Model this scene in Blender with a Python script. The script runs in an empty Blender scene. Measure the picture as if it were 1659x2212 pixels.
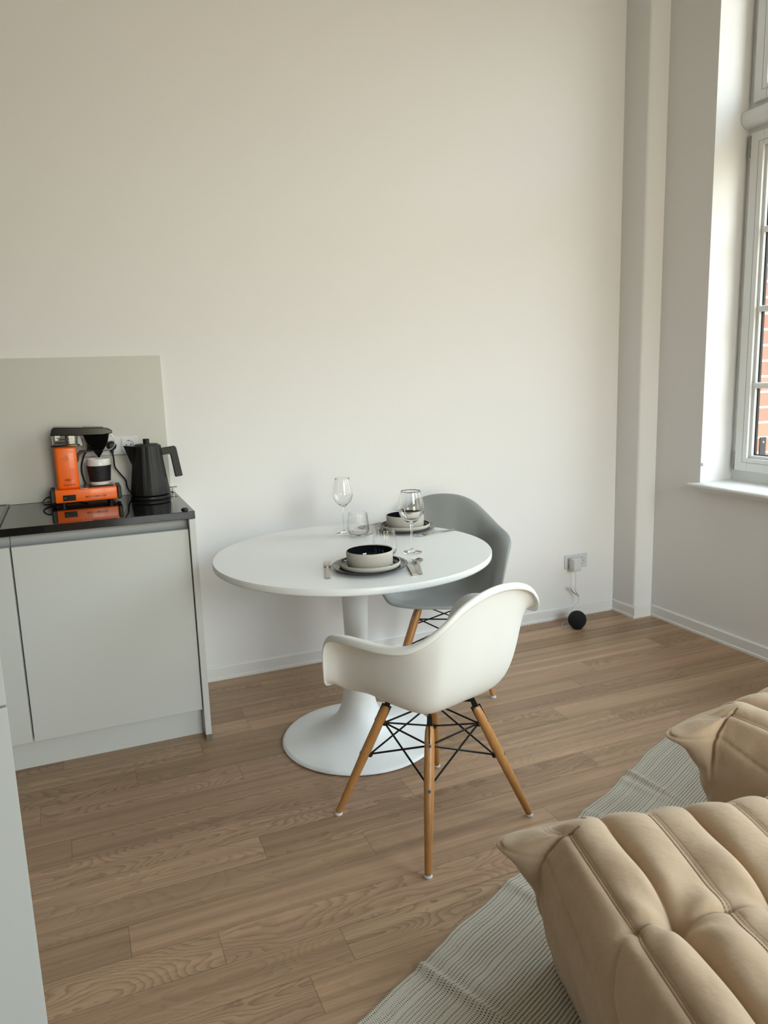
import bpy, bmesh, math, random
from mathutils import Vector, Matrix
random.seed(7)
S = bpy.context.scene
COL = S.collection

# ------------------------------------------------------------ camera
FPX, IW, IH = 1631.65, 1659.0, 2212.0
cam_d = bpy.data.cameras.new('camera'); cam = bpy.data.objects.new('camera', cam_d); COL.objects.link(cam)
cam_d.sensor_fit = 'VERTICAL'; cam_d.sensor_height = 24.0; cam_d.sensor_width = 24.0
cam_d.lens = FPX / IH * 24.0
cam_d.clip_start = 0.02
r = Vector((0.92268287, -0.3842897, -0.03126898)); d = Vector((-0.0976544, -0.15447112, -0.98315934)); fwd = Vector((0.37298785, 0.91019784, -0.18005544))
m = Matrix((( r.x, -d.x, -fwd.x), (r.y, -d.y, -fwd.y), (r.z, -d.z, -fwd.z)))
cam.matrix_world = Matrix.Translation((0, 0, 1.4)) @ m.to_4x4()
S.camera = cam

# ------------------------------------------------------------ exposure, world, daylight
S.view_settings.view_transform = 'Standard'; S.view_settings.look = 'None'
S.view_settings.gamma = 1.0; S.view_settings.exposure = 0.74; S.view_settings.use_curve_mapping = False
SKY_STRENGTH = 7.0
SKY_UP = (0.72, 0.87, 1.0); SKY_HOR = (0.82, 0.92, 1.0); SKY_LOW = (0.62, 0.55, 0.42)
world = bpy.data.worlds.new('daylight'); S.world = world; world.use_nodes = True
nt = world.node_tree; nt.nodes.clear()
tc = nt.nodes.new('ShaderNodeTexCoord'); sx = nt.nodes.new('ShaderNodeSeparateXYZ'); rp = nt.nodes.new('ShaderNodeValToRGB')
mr = nt.nodes.new('ShaderNodeMapRange'); mr.inputs[1].default_value = -1; mr.inputs[2].default_value = 1
bg = nt.nodes.new('ShaderNodeBackground'); ow = nt.nodes.new('ShaderNodeOutputWorld')
nt.links.new(tc.outputs['Generated'], sx.inputs[0]); nt.links.new(sx.outputs[2], mr.inputs[0]); nt.links.new(mr.outputs[0], rp.inputs[0])
nt.links.new(rp.outputs[0], bg.inputs[0]); nt.links.new(bg.outputs[0], ow.inputs[0]); bg.inputs[1].default_value = SKY_STRENGTH
SKY_BASE, SKY_SIDE = 0.70, 2.1  # sky boosted towards -y to strengthen light through the added front window
m1 = nt.nodes.new('ShaderNodeMath'); m1.operation = 'MULTIPLY'; m1.inputs[1].default_value = -1; m1.use_clamp = True
m2 = nt.nodes.new('ShaderNodeMath'); m2.operation = 'POWER'; m2.inputs[1].default_value = 12
ms = nt.nodes.new('ShaderNodeMath'); ms.operation = 'MULTIPLY_ADD'; ms.inputs[1].default_value = SKY_SIDE * SKY_STRENGTH; ms.inputs[2].default_value = SKY_STRENGTH * SKY_BASE
nt.links.new(sx.outputs[1], m1.inputs[0]); nt.links.new(m1.outputs[0], m2.inputs[0]); nt.links.new(m2.outputs[0], ms.inputs[0])
nt.links.new(ms.outputs[0], bg.inputs[1])
e = rp.color_ramp.elements
def c4(c, k): return (*[v * k for v in c], 1)
e[0].position = 0.30; e[0].color = c4(SKY_LOW, 0.35)
e[1].position = 0.95; e[1].color = c4(SKY_UP, 1.7)
for pos, c in ((0.48, c4(SKY_LOW, 0.5)), (0.51, c4(SKY_LOW, 0.85)), (0.59, c4(SKY_LOW, 0.95)), (0.64, c4(SKY_HOR, 1.4))):
    x = e.new(pos); x.color = c
WINDOWS = [(1.66, 2.93, 0.80, 3.62), (-0.95, 0.90, 0.80, 3.62)]   # y0, y1, z0, z1 of the right wall openings; second one unseen, added for its light
FRONT_FILL_WIN = (0.35, 2.75, 0.12, 3.70)   # x0, x1, z0, z1 of an unseen window added behind the camera for fill light
FRONT_Y = -4.0
for (y0, y1, z0, z1) in WINDOWS + [FRONT_FILL_WIN]:
    ld = bpy.data.lights.new('daylight_portal', 'AREA'); ld.shape = 'RECTANGLE'; ld.size = z1 - z0; ld.size_y = y1 - y0
    ld.cycles.is_portal = True
    lo = bpy.data.objects.new('daylight_portal', ld); COL.objects.link(lo)
    lo.location = (3.30, (y0 + y1) / 2, (z0 + z1) / 2); lo.rotation_euler = (0, math.pi / 2, 0)
    if (y0, y1, z0, z1) == FRONT_FILL_WIN: lo.location = ((y0 + y1) / 2, FRONT_Y - 0.30, (z0 + z1) / 2); lo.rotation_euler = (0, math.pi / 2, -math.pi / 2)

# ------------------------------------------------------------ material helpers
def lin(c):
    return tuple(((v / 255) / 12.92 if v / 255 <= 0.04045 else ((v / 255 + 0.055) / 1.055) ** 2.4) for v in c)
def mat(name, rgb, rough=0.5, metal=0.0, linear=False, spec=0.5, bump=0.0, bscale=200, coat=0.0, var=0.0, sheen=0.0):
    m = bpy.data.materials.new(name); m.use_nodes = True; n = m.node_tree
    b = n.nodes['Principled BSDF']
    c = rgb if linear else lin(rgb)
    b.inputs['Base Color'].default_value = (*c, 1); b.inputs['Roughness'].default_value = rough
    b.inputs['Metallic'].default_value = metal; b.inputs['Specular IOR Level'].default_value = spec
    if coat: b.inputs['Coat Weight'].default_value = coat; b.inputs['Coat Roughness'].default_value = 0.05
    if sheen: b.inputs['Sheen Weight'].default_value = sheen; b.inputs['Sheen Roughness'].default_value = 0.4
    if bump or var:
        t = n.nodes.new('ShaderNodeTexCoord'); no = n.nodes.new('ShaderNodeTexNoise'); no.inputs['Scale'].default_value = bscale
        no.inputs['Detail'].default_value = 4
        n.links.new(t.outputs['Object'], no.inputs['Vector'])
        if bump:
            bu = n.nodes.new('ShaderNodeBump'); bu.inputs['Strength'].default_value = bump; bu.inputs['Distance'].default_value = 0.002
            n.links.new(no.outputs['Fac'], bu.inputs['Height']); n.links.new(bu.outputs['Normal'], b.inputs['Normal'])
        if var:
            mx = n.nodes.new('ShaderNodeMix'); mx.data_type = 'RGBA'
            mx.inputs[6].default_value = (*[v * (1 - var) for v in c], 1); mx.inputs[7].default_value = (*[min(1, v * (1 + var)) for v in c], 1)
            n.links.new(no.outputs['Fac'], mx.inputs[0]); n.links.new(mx.outputs[2], b.inputs['Base Color'])
    return m
M = {}
M['wall'] = mat('wall_paint', (0.80, 0.79, 0.782), 0.9, linear=True, bump=0.12, bscale=160, spec=0.2)
M['walldark'] = mat('wall_paint_low_bounce', (0.50, 0.49, 0.47), 0.9, linear=True, spec=0.2)  # darkened so the unseen left wall bounces less light onto the right one
M['trim'] = mat('trim_white', (0.80, 0.79, 0.77), 0.45, linear=True)
M['ceil'] = mat('ceiling_paint', (0.82, 0.81, 0.79), 0.9, linear=True)
M['frame'] = mat('window_lacquer', (0.80, 0.81, 0.80), 0.35, linear=True)
M['rubber'] = mat('black_gasket', (15, 15, 16), 0.7)
M['lacquer'] = mat('cabinet_lacquer', (0.55, 0.56, 0.54), 0.42, linear=True)
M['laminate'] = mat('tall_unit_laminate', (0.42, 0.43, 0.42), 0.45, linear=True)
M['alu'] = mat('brushed_rail', (165, 167, 167), 0.65, 0.1)
M['alu2'] = mat('panel_edge', (175, 176, 174), 0.45, 0.2)
M['footmetal'] = mat('foot_metal', (120, 112, 100), 0.5, 0.4)
M['granite'] = mat('black_stone', (0.006, 0.006, 0.007), 0.045, linear=True, spec=0.6)
M['hob'] = mat('hob_glass', (0.008, 0.008, 0.009), 0.06, linear=True)
M['hobframe'] = mat('hob_frame', (95, 97, 98), 0.3, 0.8)
M['splash'] = mat('splashback_laminate', (0.60, 0.59, 0.545), 0.5, linear=True)
M['plastic'] = mat('socket_plastic', (0.62, 0.63, 0.66), 0.3, linear=True)
M['hole'] = mat('socket_hole', (20, 20, 20), 0.8)
M['pin'] = mat('socket_pin', (150, 150, 150), 0.3, 1.0)
M['orange'] = mat('orange_enamel', (0.92, 0.135, 0.0), 0.35, linear=True, coat=0.25)
M['blkgloss'] = mat('black_gloss_plastic', (12, 12, 13), 0.15)
M['blkmatt'] = mat('black_matt_plastic', (14, 14, 16), 0.45)
M['kettle'] = mat('kettle_black', (11, 12, 14), 0.5, bump=0.05, bscale=400)
M['ceramic'] = mat('white_porcelain', (0.78, 0.77, 0.74), 0.2, linear=True)
M['sleeve'] = mat('black_silicone', (20, 20, 23), 0.6)
M['steel'] = mat('polished_steel', (0.42, 0.40, 0.37), 0.25, 1.0, linear=True)
M['chrome'] = mat('brushed_steel', (170, 170, 168), 0.3, 1.0)
M['print'] = mat('dark_print', (70, 22, 5), 0.5)
M['whiteprint'] = mat('light_print', (190, 190, 190), 0.5)
M['tabletop'] = mat('table_lacquer', (0.80, 0.80, 0.79), 0.33, linear=True)
M['tablebase'] = mat('table_base_plastic', (0.89, 0.89, 0.87), 0.35, linear=True)
M['shellwhite'] = mat('white_chair_plastic', (0.84, 0.84, 0.815), 0.42, linear=True, bump=0.04, bscale=500)
M['shellgrey'] = mat('grey_chair_plastic', (0.26, 0.272, 0.268), 0.5, linear=True, bump=0.04, bscale=500)
M['blackmetal'] = mat('black_steel', (14, 13, 14), 0.35, 0.3)
M['glide'] = mat('glide_plastic', (215, 215, 215), 0.4)
M['stoneware'] = mat('cream_stoneware', (0.50, 0.47, 0.41), 0.7, linear=True, var=0.06, bscale=60)
M['glaze'] = mat('black_glaze', (0.006, 0.007, 0.010), 0.07, linear=True)
M['greyglaze'] = mat('charcoal_glaze', (0.018, 0.020, 0.024), 0.14, linear=True)
M['cable'] = mat('grey_cable', (0.62, 0.63, 0.62), 0.5, linear=True)
M['speaker'] = mat('black_mesh_cloth', (9, 9, 10), 0.85, bump=0.4, bscale=900)
M['stitch'] = mat('stitch_thread', (150, 120, 90), 0.8)
M['bracket'] = mat('bracket_metal', (30, 30, 34), 0.5, 0.5)

def N(n, typ, **kw):
    q = n.nodes.new(typ)
    for k, v in kw.items(): setattr(q, k, v)
    return q
def mth(n, op, a, b=None, c=None, clamp=False):
    q = n.nodes.new('ShaderNodeMath'); q.operation = op; q.use_clamp = clamp
    for i, v in enumerate((a, b, c)):
        if v is None: continue
        if isinstance(v, (int, float)): q.inputs[i].default_value = v
        else: n.links.new(v, q.inputs[i])
    return q.outputs[0]
def glassmat(name, col=(1, 1, 1), rough=0.0, ior=1.45):
    m = bpy.data.materials.new(name); m.use_nodes = True; n = m.node_tree; n.nodes.clear()
    g = n.nodes.new('ShaderNodeBsdfGlass'); g.inputs['Color'].default_value = (*col, 1); g.inputs['Roughness'].default_value = rough; g.inputs['IOR'].default_value = ior
    o = n.nodes.new('ShaderNodeOutputMaterial'); n.links.new(g.outputs[0], o.inputs[0]); return m
M['glass'] = glassmat('clear_glass')
def panemat():
    m = bpy.data.materials.new('window_glass'); m.use_nodes = True; n = m.node_tree; n.nodes.clear()
    t = n.nodes.new('ShaderNodeBsdfTransparent'); t.inputs[0].default_value = (0.96, 0.98, 0.97, 1)
    g = n.nodes.new('ShaderNodeBsdfGlossy'); g.inputs['Roughness'].default_value = 0.0
    ge = n.nodes.new('ShaderNodeNewGeometry'); dp = n.nodes.new('ShaderNodeVectorMath'); dp.operation = 'DOT_PRODUCT'
    n.links.new(ge.outputs['Normal'], dp.inputs[0]); n.links.new(ge.outputs['Incoming'], dp.inputs[1])
    f = mth(n, 'MULTIPLY_ADD', mth(n, 'POWER', mth(n, 'SUBTRACT', 1.0, mth(n, 'ABSOLUTE', dp.outputs['Value'])), 5.0), 0.96, 0.04)
    x = n.nodes.new('ShaderNodeMixShader'); o = n.nodes.new('ShaderNodeOutputMaterial')
    n.links.new(f, x.inputs[0]); n.links.new(t.outputs[0], x.inputs[1]); n.links.new(g.outputs[0], x.inputs[2]); n.links.new(x.outputs[0], o.inputs[0]); return m
M['pane'] = panemat()

def mixc(n, f, a, b, mode='MIX'):
    q = n.nodes.new('ShaderNodeMix'); q.data_type = 'RGBA'; q.blend_type = mode
    for i, v in ((0, f), (6, a), (7, b)):
        if isinstance(v, tuple): q.inputs[i].default_value = (*v, 1)
        elif isinstance(v, (int, float)): q.inputs[i].default_value = v
        else: n.links.new(v, q.inputs[i])
    return q.outputs[2]

def oakfloor():
    m = bpy.data.materials.new('oak_planks'); m.use_nodes = True; n = m.node_tree; b = n.nodes['Principled BSDF']
    uv = N(n, 'ShaderNodeUVMap', uv_map='UVMap'); at = N(n, 'ShaderNodeAttribute', attribute_name='plank')
    sp = N(n, 'ShaderNodeSeparateColor'); n.links.new(at.outputs['Color'], sp.inputs[0])
    su = N(n, 'ShaderNodeSeparateXYZ'); n.links.new(uv.outputs[0], su.inputs[0])
    u, v = su.outputs[0], su.outputs[1]
    def noise(su_, sv_, sc, det=3, w=0.0, dist=0.0):
        c = N(n, 'ShaderNodeCombineXYZ'); n.links.new(mth(n, 'MULTIPLY', u, su_), c.inputs[0]); n.links.new(mth(n, 'MULTIPLY', v, sv_), c.inputs[1]); c.inputs[2].default_value = w
        q = N(n, 'ShaderNodeTexNoise'); q.inputs['Scale'].default_value = sc; q.inputs['Detail'].default_value = det; q.inputs['Distortion'].default_value = dist
        n.links.new(c.outputs[0], q.inputs['Vector']); return q.outputs['Fac']
    fine = noise(4, 150, 1, 4)
    streak = noise(0.8, 32, 1, 5, 3.1)
    blotch = noise(1.5, 8, 1, 3, 7.7)
    field = noise(1.6, 7.0, 1, 1.2, 5.5, 0.15)
    wob = noise(30, 60, 1, 2, 9.0)
    ring = mth(n, 'FRACT', mth(n, 'ADD', mth(n, 'MULTIPLY', field, 34.0), mth(n, 'MULTIPLY', wob, 0.8)))
    line = mth(n, 'POWER', ring, 3.0)
    edge = mth(n, 'MULTIPLY', line, mth(n, 'SUBTRACT', 1.0, mth(n, 'POWER', ring, 24.0)))
    cath = mth(n, 'MULTIPLY', edge, mth(n, 'MULTIPLY', sp.outputs[1], mth(n, 'ADD', 0.35, fine)))
    base = mixc(n, sp.outputs[0], (0.315, 0.202, 0.112), (0.485, 0.322, 0.195))
    pink = mixc(n, mth(n, 'MULTIPLY', sp.outputs[2], 0.6), base, (0.44, 0.262, 0.172))
    sr = N(n, 'ShaderNodeMapRange'); n.links.new(streak, sr.inputs[0]); sr.inputs[1].default_value = 0.35; sr.inputs[2].default_value = 0.72; sr.inputs[3].default_value = 1.14; sr.inputs[4].default_value = 0.76
    c1 = mixc(n, 1.0, pink, (1, 1, 1), 'MULTIPLY')
    vm = N(n, 'ShaderNodeVectorMath', operation='SCALE'); n.links.new(c1, vm.inputs[0]); n.links.new(sr.outputs[0], vm.inputs['Scale'])
    fr = N(n, 'ShaderNodeMapRange'); n.links.new(fine, fr.inputs[0]); fr.inputs[1].default_value = 0.3; fr.inputs[2].default_value = 0.75; fr.inputs[3].default_value = 1.06; fr.inputs[4].default_value = 0.86
    vm2 = N(n, 'ShaderNodeVectorMath', operation='SCALE'); n.links.new(vm.outputs[0], vm2.inputs[0]); n.links.new(fr.outputs[0], vm2.inputs['Scale'])
    c2 = mixc(n, mth(n, 'MULTIPLY', cath, 1.0, clamp=True), vm2.outputs[0], (0.15, 0.085, 0.045))
    bl = N(n, 'ShaderNodeMapRange'); n.links.new(blotch, bl.inputs[0]); bl.inputs[1].default_value = 0.3; bl.inputs[2].default_value = 0.7; bl.inputs[3].default_value = 0.92; bl.inputs[4].default_value = 1.06
    vm3 = N(n, 'ShaderNodeVectorMath', operation='SCALE'); n.links.new(c2, vm3.inputs[0]); n.links.new(bl.outputs[0], vm3.inputs['Scale'])
    n.links.new(vm3.outputs[0], b.inputs['Base Color'])
    b.inputs['Roughness'].default_value = 0.42; b.inputs['Specular IOR Level'].default_value = 0.4
    bu = N(n, 'ShaderNodeBump'); bu.inputs['Strength'].default_value = 0.12; bu.inputs['Distance'].default_value = 0.001
    n.links.new(streak, bu.inputs['Height']); n.links.new(bu.outputs[0], b.inputs['Normal'])
    return m
M['oak'] = oakfloor()

def legwood():
    m = bpy.data.materials.new('beech_leg'); m.use_nodes = True; n = m.node_tree; b = n.nodes['Principled BSDF']
    t = N(n, 'ShaderNodeTexCoord'); mp = N(n, 'ShaderNodeMapping'); mp.inputs['Scale'].default_value = (60, 60, 6)
    n.links.new(t.outputs['Object'], mp.inputs[0]); q = N(n, 'ShaderNodeTexNoise'); q.inputs['Scale'].default_value = 2; q.inputs['Detail'].default_value = 4
    n.links.new(mp.outputs[0], q.inputs['Vector'])
    c = mixc(n, q.outputs['Fac'], (0.36, 0.15, 0.04), (0.54, 0.265, 0.088)); n.links.new(c, b.inputs['Base Color'])
    b.inputs['Roughness'].default_value = 0.35; return m
M['beech'] = legwood()

def suede():
    m = bpy.data.materials.new('tan_suede'); m.use_nodes = True; n = m.node_tree; b = n.nodes['Principled BSDF']
    t = N(n, 'ShaderNodeTexCoord'); q = N(n, 'ShaderNodeTexNoise'); q.inputs['Scale'].default_value = 7; q.inputs['Detail'].default_value = 3; q.inputs['Distortion'].default_value = 0.6
    n.links.new(t.outputs['Object'], q.inputs['Vector'])
    q2 = N(n, 'ShaderNodeTexNoise'); q2.inputs['Scale'].default_value = 700; n.links.new(t.outputs['Object'], q2.inputs['Vector'])
    q3 = N(n, 'ShaderNodeTexNoise'); q3.inputs['Scale'].default_value = 22; q3.inputs['Detail'].default_value = 3; n.links.new(t.outputs['Object'], q3.inputs['Vector'])
    c = mixc(n, q.outputs['Fac'], (0.43, 0.30, 0.192), (0.57, 0.42, 0.285)); n.links.new(c, b.inputs['Base Color'])
    b.inputs['Roughness'].default_value = 0.85; b.inputs['Specular IOR Level'].default_value = 0.2
    b.inputs['Sheen Weight'].default_value = 0.35; b.inputs['Sheen Roughness'].default_value = 0.45; b.inputs['Sheen Tint'].default_value = (1, 0.9, 0.78, 1)
    bu = N(n, 'ShaderNodeBump'); bu.inputs['Strength'].default_value = 0.25; bu.inputs['Distance'].default_value = 0.001; n.links.new(q2.outputs['Fac'], bu.inputs['Height'])
    b2 = N(n, 'ShaderNodeBump'); b2.inputs['Strength'].default_value = 0.35; b2.inputs['Distance'].default_value = 0.012; n.links.new(q3.outputs['Fac'], b2.inputs['Height']); n.links.new(bu.outputs[0], b2.inputs['Normal'])
    n.links.new(b2.outputs[0], b.inputs['Normal']); return m
M['suede'] = suede()

def rugmat():
    m = bpy.data.materials.new('woven_rug'); m.use_nodes = True; n = m.node_tree; b = n.nodes['Principled BSDF']
    uv = N(n, 'ShaderNodeUVMap', uv_map='UVMap'); su = N(n, 'ShaderNodeSeparateXYZ'); n.links.new(uv.outputs[0], su.inputs[0])
    wn = N(n, 'ShaderNodeTexNoise'); wn.inputs['Scale'].default_value = 25; n.links.new(uv.outputs[0], wn.inputs['Vector'])
    v = mth(n, 'ADD', mth(n, 'DIVIDE', su.outputs[1], 0.0092), mth(n, 'MULTIPLY', wn.outputs['Fac'], 0.5))
    row = mth(n, 'FLOOR', v); fv = mth(n, 'FRACT', v)
    rn = N(n, 'ShaderNodeTexWhiteNoise', noise_dimensions='1D'); n.links.new(row, rn.inputs['W'])
    uu = mth(n, 'ADD', mth(n, 'DIVIDE', su.outputs[0], 0.0052), mth(n, 'MULTIPLY', row, 0.5)); fu = mth(n, 'FRACT', uu)
    inrow = mth(n, 'LESS_THAN', mth(n, 'ABSOLUTE', mth(n, 'SUBTRACT', fv, 0.5)), 0.23)
    indash = mth(n, 'LESS_THAN', fu, mth(n, 'ADD', 0.42, mth(n, 'MULTIPLY', rn.outputs['Value'], 0.22)))
    dash = mth(n, 'MULTIPLY', mth(n, 'MULTIPLY', inrow, indash), mth(n, 'SUBTRACT', 1.0, mth(n, 'MULTIPLY', mth(n, 'POWER', rn.outputs['Value'], 3.0), 0.8)))
    c = mixc(n, dash, (0.60, 0.55, 0.46), (0.06, 0.055, 0.048)); n.links.new(c, b.inputs['Base Color'])
    b.inputs['Roughness'].default_value = 0.95; b.inputs['Specular IOR Level'].default_value = 0.1
    h = mth(n, 'SINE', mth(n, 'MULTIPLY', v, 6.283)); h2 = mth(n, 'SINE', mth(n, 'MULTIPLY', uu, 6.283))
    bu = N(n, 'ShaderNodeBump'); bu.inputs['Strength'].default_value = 0.5; bu.inputs['Distance'].default_value = 0.0015
    n.links.new(mth(n, 'ADD', h, mth(n, 'MULTIPLY', h2, 0.5)), bu.inputs['Height']); n.links.new(bu.outputs[0], b.inputs['Normal'])
    return m
M['rug'] = rugmat()

def brickmat():
    m = bpy.data.materials.new('red_brick'); m.use_nodes = True; n = m.node_tree; b = n.nodes['Principled BSDF']
    t = N(n, 'ShaderNodeTexCoord'); s = N(n, 'ShaderNodeSeparateXYZ'); n.links.new(t.outputs['Object'], s.inputs[0]); c = N(n, 'ShaderNodeCombineXYZ')
    n.links.new(mth(n, 'ADD', s.outputs[0], mth(n, 'MULTIPLY', s.outputs[1], 1.0)), c.inputs[0]); n.links.new(s.outputs[2], c.inputs[1])
    q = N(n, 'ShaderNodeTexBrick'); q.inputs['Scale'].default_value = 1.0; q.inputs['Brick Width'].default_value = 0.25; q.inputs['Row Height'].default_value = 0.078; q.inputs['Mortar Size'].default_value = 0.006
    q.inputs['Color1'].default_value = (0.30, 0.105, 0.075, 1); q.inputs['Color2'].default_value = (0.38, 0.15, 0.095, 1); q.inputs['Mortar'].default_value = (0.48, 0.43, 0.36, 1)
    n.links.new(c.outputs[0], q.inputs['Vector']); n.links.new(q.outputs['Color'], b.inputs['Base Color']); b.inputs['Roughness'].default_value = 0.9
    bu = N(n, 'ShaderNodeBump'); bu.inputs['Strength'].default_value = 0.4; bu.inputs['Distance'].default_value = 0.004; bu.invert = True
    n.links.new(q.outputs['Fac'], bu.inputs['Height']); n.links.new(bu.outputs[0], b.inputs['Normal']); return m
M['brick'] = brickmat()

# ------------------------------------------------------------ mesh helpers
class MB:
    def __init__(s): s.v = []; s.f = []; s.uv = None
    def add(s, vs, fs):
        o = len(s.v); s.v += [tuple(q) for q in vs]; s.f += [tuple(i + o for i in f) for f in fs]; return s
    def box(s, x0, x1, y0, y1, z0, z1, bev=0.0, seg=2):
        bm = bmesh.new(); bmesh.ops.create_cube(bm, size=1)
        for v in bm.verts: v.co = Vector(((x0 + x1) / 2 + v.co.x * (x1 - x0), (y0 + y1) / 2 + v.co.y * (y1 - y0), (z0 + z1) / 2 + v.co.z * (z1 - z0)))
        if bev: bmesh.ops.bevel(bm, geom=bm.edges[:] , offset=bev, segments=seg, affect='EDGES', profile=0.5)
        bm.verts.index_update(); s.add([v.co for v in bm.verts], [[v.index for v in f.verts] for f in bm.faces]); bm.free(); return s
    def prism(s, poly, a0, a1, axis='y', bev=0.0):
        # poly: list of 2D points; extruded along axis
        bm = bmesh.new()
        def P(p, a): return {'y': (p[0], a, p[1]), 'z': (p[0], p[1], a), 'x': (a, p[0], p[1])}[axis]
        A = [bm.verts.new(P(p, a0)) for p in poly]; B = [bm.verts.new(P(p, a1)) for p in poly]; n = len(poly)
        bm.faces.new(A); bm.faces.new(B[::-1])
        for i in range(n): bm.faces.new((A[i], B[i], B[(i + 1) % n], A[(i + 1) % n]))
        bmesh.ops.recalc_face_normals(bm, faces=bm.faces)
        if bev: bmesh.ops.bevel(bm, geom=bm.edges[:], offset=bev, segments=2, affect='EDGES', profile=0.5)
        bm.verts.index_update(); s.add([v.co for v in bm.verts], [[v.index for v in f.verts] for f in bm.faces]); bm.free(); return s
    def lathe(s, prof, seg=48, cx=0, cy=0, cz=0, closed=False, fn=None, cap=True):
        o = len(s.v); n = len(prof)
        for (r_, z_) in prof:
            for k in range(seg):
                a = 2 * math.pi * k / seg; rr = r_ if fn is None else r_ * fn(a, z_)
                s.v.append((cx + rr * math.cos(a), cy + rr * math.sin(a), cz + z_))
        m_ = n if closed else n - 1
        for i in range(m_):
            j = (i + 1) % n
            for k in range(seg):
                k2 = (k + 1) % seg
                s.f.append((o + i * seg + k, o + i * seg + k2, o + j * seg + k2, o + j * seg + k))
        if not closed and cap:
            if prof[0][0] > 1e-6: s.f.append(tuple(o + k for k in range(seg))[::-1])
            if prof[-1][0] > 1e-6: s.f.append(tuple(o + (n - 1) * seg + k for k in range(seg)))
        return s
    def tube(s, pts, rad, seg=10, smooth=0):
        pts = [Vector(p) for p in pts]
        if smooth: pts, rad = crm(pts, rad, smooth)
        if isinstance(rad, (int, float)): rad = [rad] * len(pts)
        o = len(s.v); n = len(pts); t0 = (pts[1] - pts[0]).normalized()
        up = Vector((0, 0, 1)) if abs(t0.z) < 0.9 else Vector((1, 0, 0)); nrm = t0.cross(up).normalized()
        for i, p in enumerate(pts):
            t = ((pts[min(i + 1, n - 1)] - pts[max(i - 1, 0)])).normalized()
            nrm = (nrm - t * nrm.dot(t)).normalized(); bi = t.cross(nrm)
            for k in range(seg):
                a = 2 * math.pi * k / seg; s.v.append(tuple(p + (nrm * math.cos(a) + bi * math.sin(a)) * rad[i]))
        for i in range(n - 1):
            for k in range(seg):
                k2 = (k + 1) % seg; s.f.append((o + i * seg + k, o + i * seg + k2, o + (i + 1) * seg + k2, o + (i + 1) * seg + k))
        s.f.append(tuple(o + k for k in range(seg))[::-1]); s.f.append(tuple(o + (n - 1) * seg + k for k in range(seg))); return s
    def obj(s, name, m, parent=None, smooth=True, angle=35, uvs=None):
        me = bpy.data.meshes.new(name); me.from_pydata(s.v, [], s.f)
        bm = bmesh.new(); bm.from_mesh(me)
        if uvs is None: bmesh.ops.remove_doubles(bm, verts=bm.verts, dist=1e-6)
        bmesh.ops.recalc_face_normals(bm, faces=bm.faces)
        for f in bm.faces: f.smooth = smooth
        if smooth:
            ca = math.radians(angle)
            for e_ in bm.edges:
                if len(e_.link_faces) == 2 and e_.calc_face_angle(0) > ca: e_.smooth = False
        bm.to_mesh(me); bm.free()
        if uvs is not None:
            l = me.uv_layers.new(name='UVMap')
            for lp in me.loops: l.data[lp.index].uv = uvs[lp.vertex_index]
        me.materials.append(M[m] if isinstance(m, str) else m)
        o = bpy.data.objects.new(name, me); COL.objects.link(o)
        if parent: o.parent = parent
        return o
def crm(pts, rad, k):
    P = [pts[0] * 2 - pts[1]] + list(pts) + [pts[-1] * 2 - pts[-2]]; out = []; ro = []
    rl = rad if isinstance(rad, (list, tuple)) else [rad] * len(pts)
    for i in range(1, len(P) - 2):
        for j in range(k):
            t = j / k; a, b, c, d_ = P[i - 1], P[i], P[i + 1], P[i + 2]
            out.append(0.5 * ((2 * b) + (c - a) * t + (2 * a - 5 * b + 4 * c - d_) * t * t + (3 * b - a - 3 * c + d_) * t ** 3)); ro.append(rl[i - 1] * (1 - t) + rl[i] * t)
    out.append(pts[-1]); ro.append(rl[-1]); return out, ro
def thing(name, label, cat, loc=(0, 0, 0), rz=0.0, group=None):
    o = bpy.data.objects.new(name, None); o.empty_display_size = 0.05; COL.objects.link(o)
    o.location = loc; o.rotation_euler = (0, 0, rz); o['label'] = label; o['category'] = cat
    if group: o['group'] = group
    return o
def tag(o, label, cat, group=None, kind=None):
    o['label'] = label; o['category'] = cat
    if group: o['group'] = group
    if kind: o['kind'] = kind
    return o
def struct(o, label=None):
    o['kind'] = 'structure'
    if label: o['label'] = label
    return o
def copy_tree(o, parent=None):
    c = o.copy(); COL.objects.link(c)
    if parent: c.parent = parent
    for ch in list(o.children): copy_tree(ch, c)
    return c
def text(name, body, size, m, parent, loc, rot, shear=0.0, sx=1.0, bold=0.0):
    cu = bpy.data.curves.new(name, 'FONT'); cu.body = body; cu.size = size; cu.extrude = 0.0003; cu.align_x = 'CENTER'; cu.shear = shear; cu.offset = bold
    t = bpy.data.objects.new('t', cu); COL.objects.link(t); bpy.context.view_layer.update()
    me = bpy.data.meshes.new_from_object(t.evaluated_get(bpy.context.evaluated_depsgraph_get()))
    bpy.data.objects.remove(t); me.materials.clear(); me.materials.append(M[m])
    o = bpy.data.objects.new(name, me); COL.objects.link(o); o.parent = parent; o.location = loc; o.rotation_euler = rot; o.scale = (sx, 1, 1); return o

# ------------------------------------------------------------ room
XL, XR, YB, YF, ZC = -5.2, 2.958, FRONT_Y, 3.437, 3.95
XO = 3.22                       # inner face of window frames' outside / start of outer brick
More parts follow.
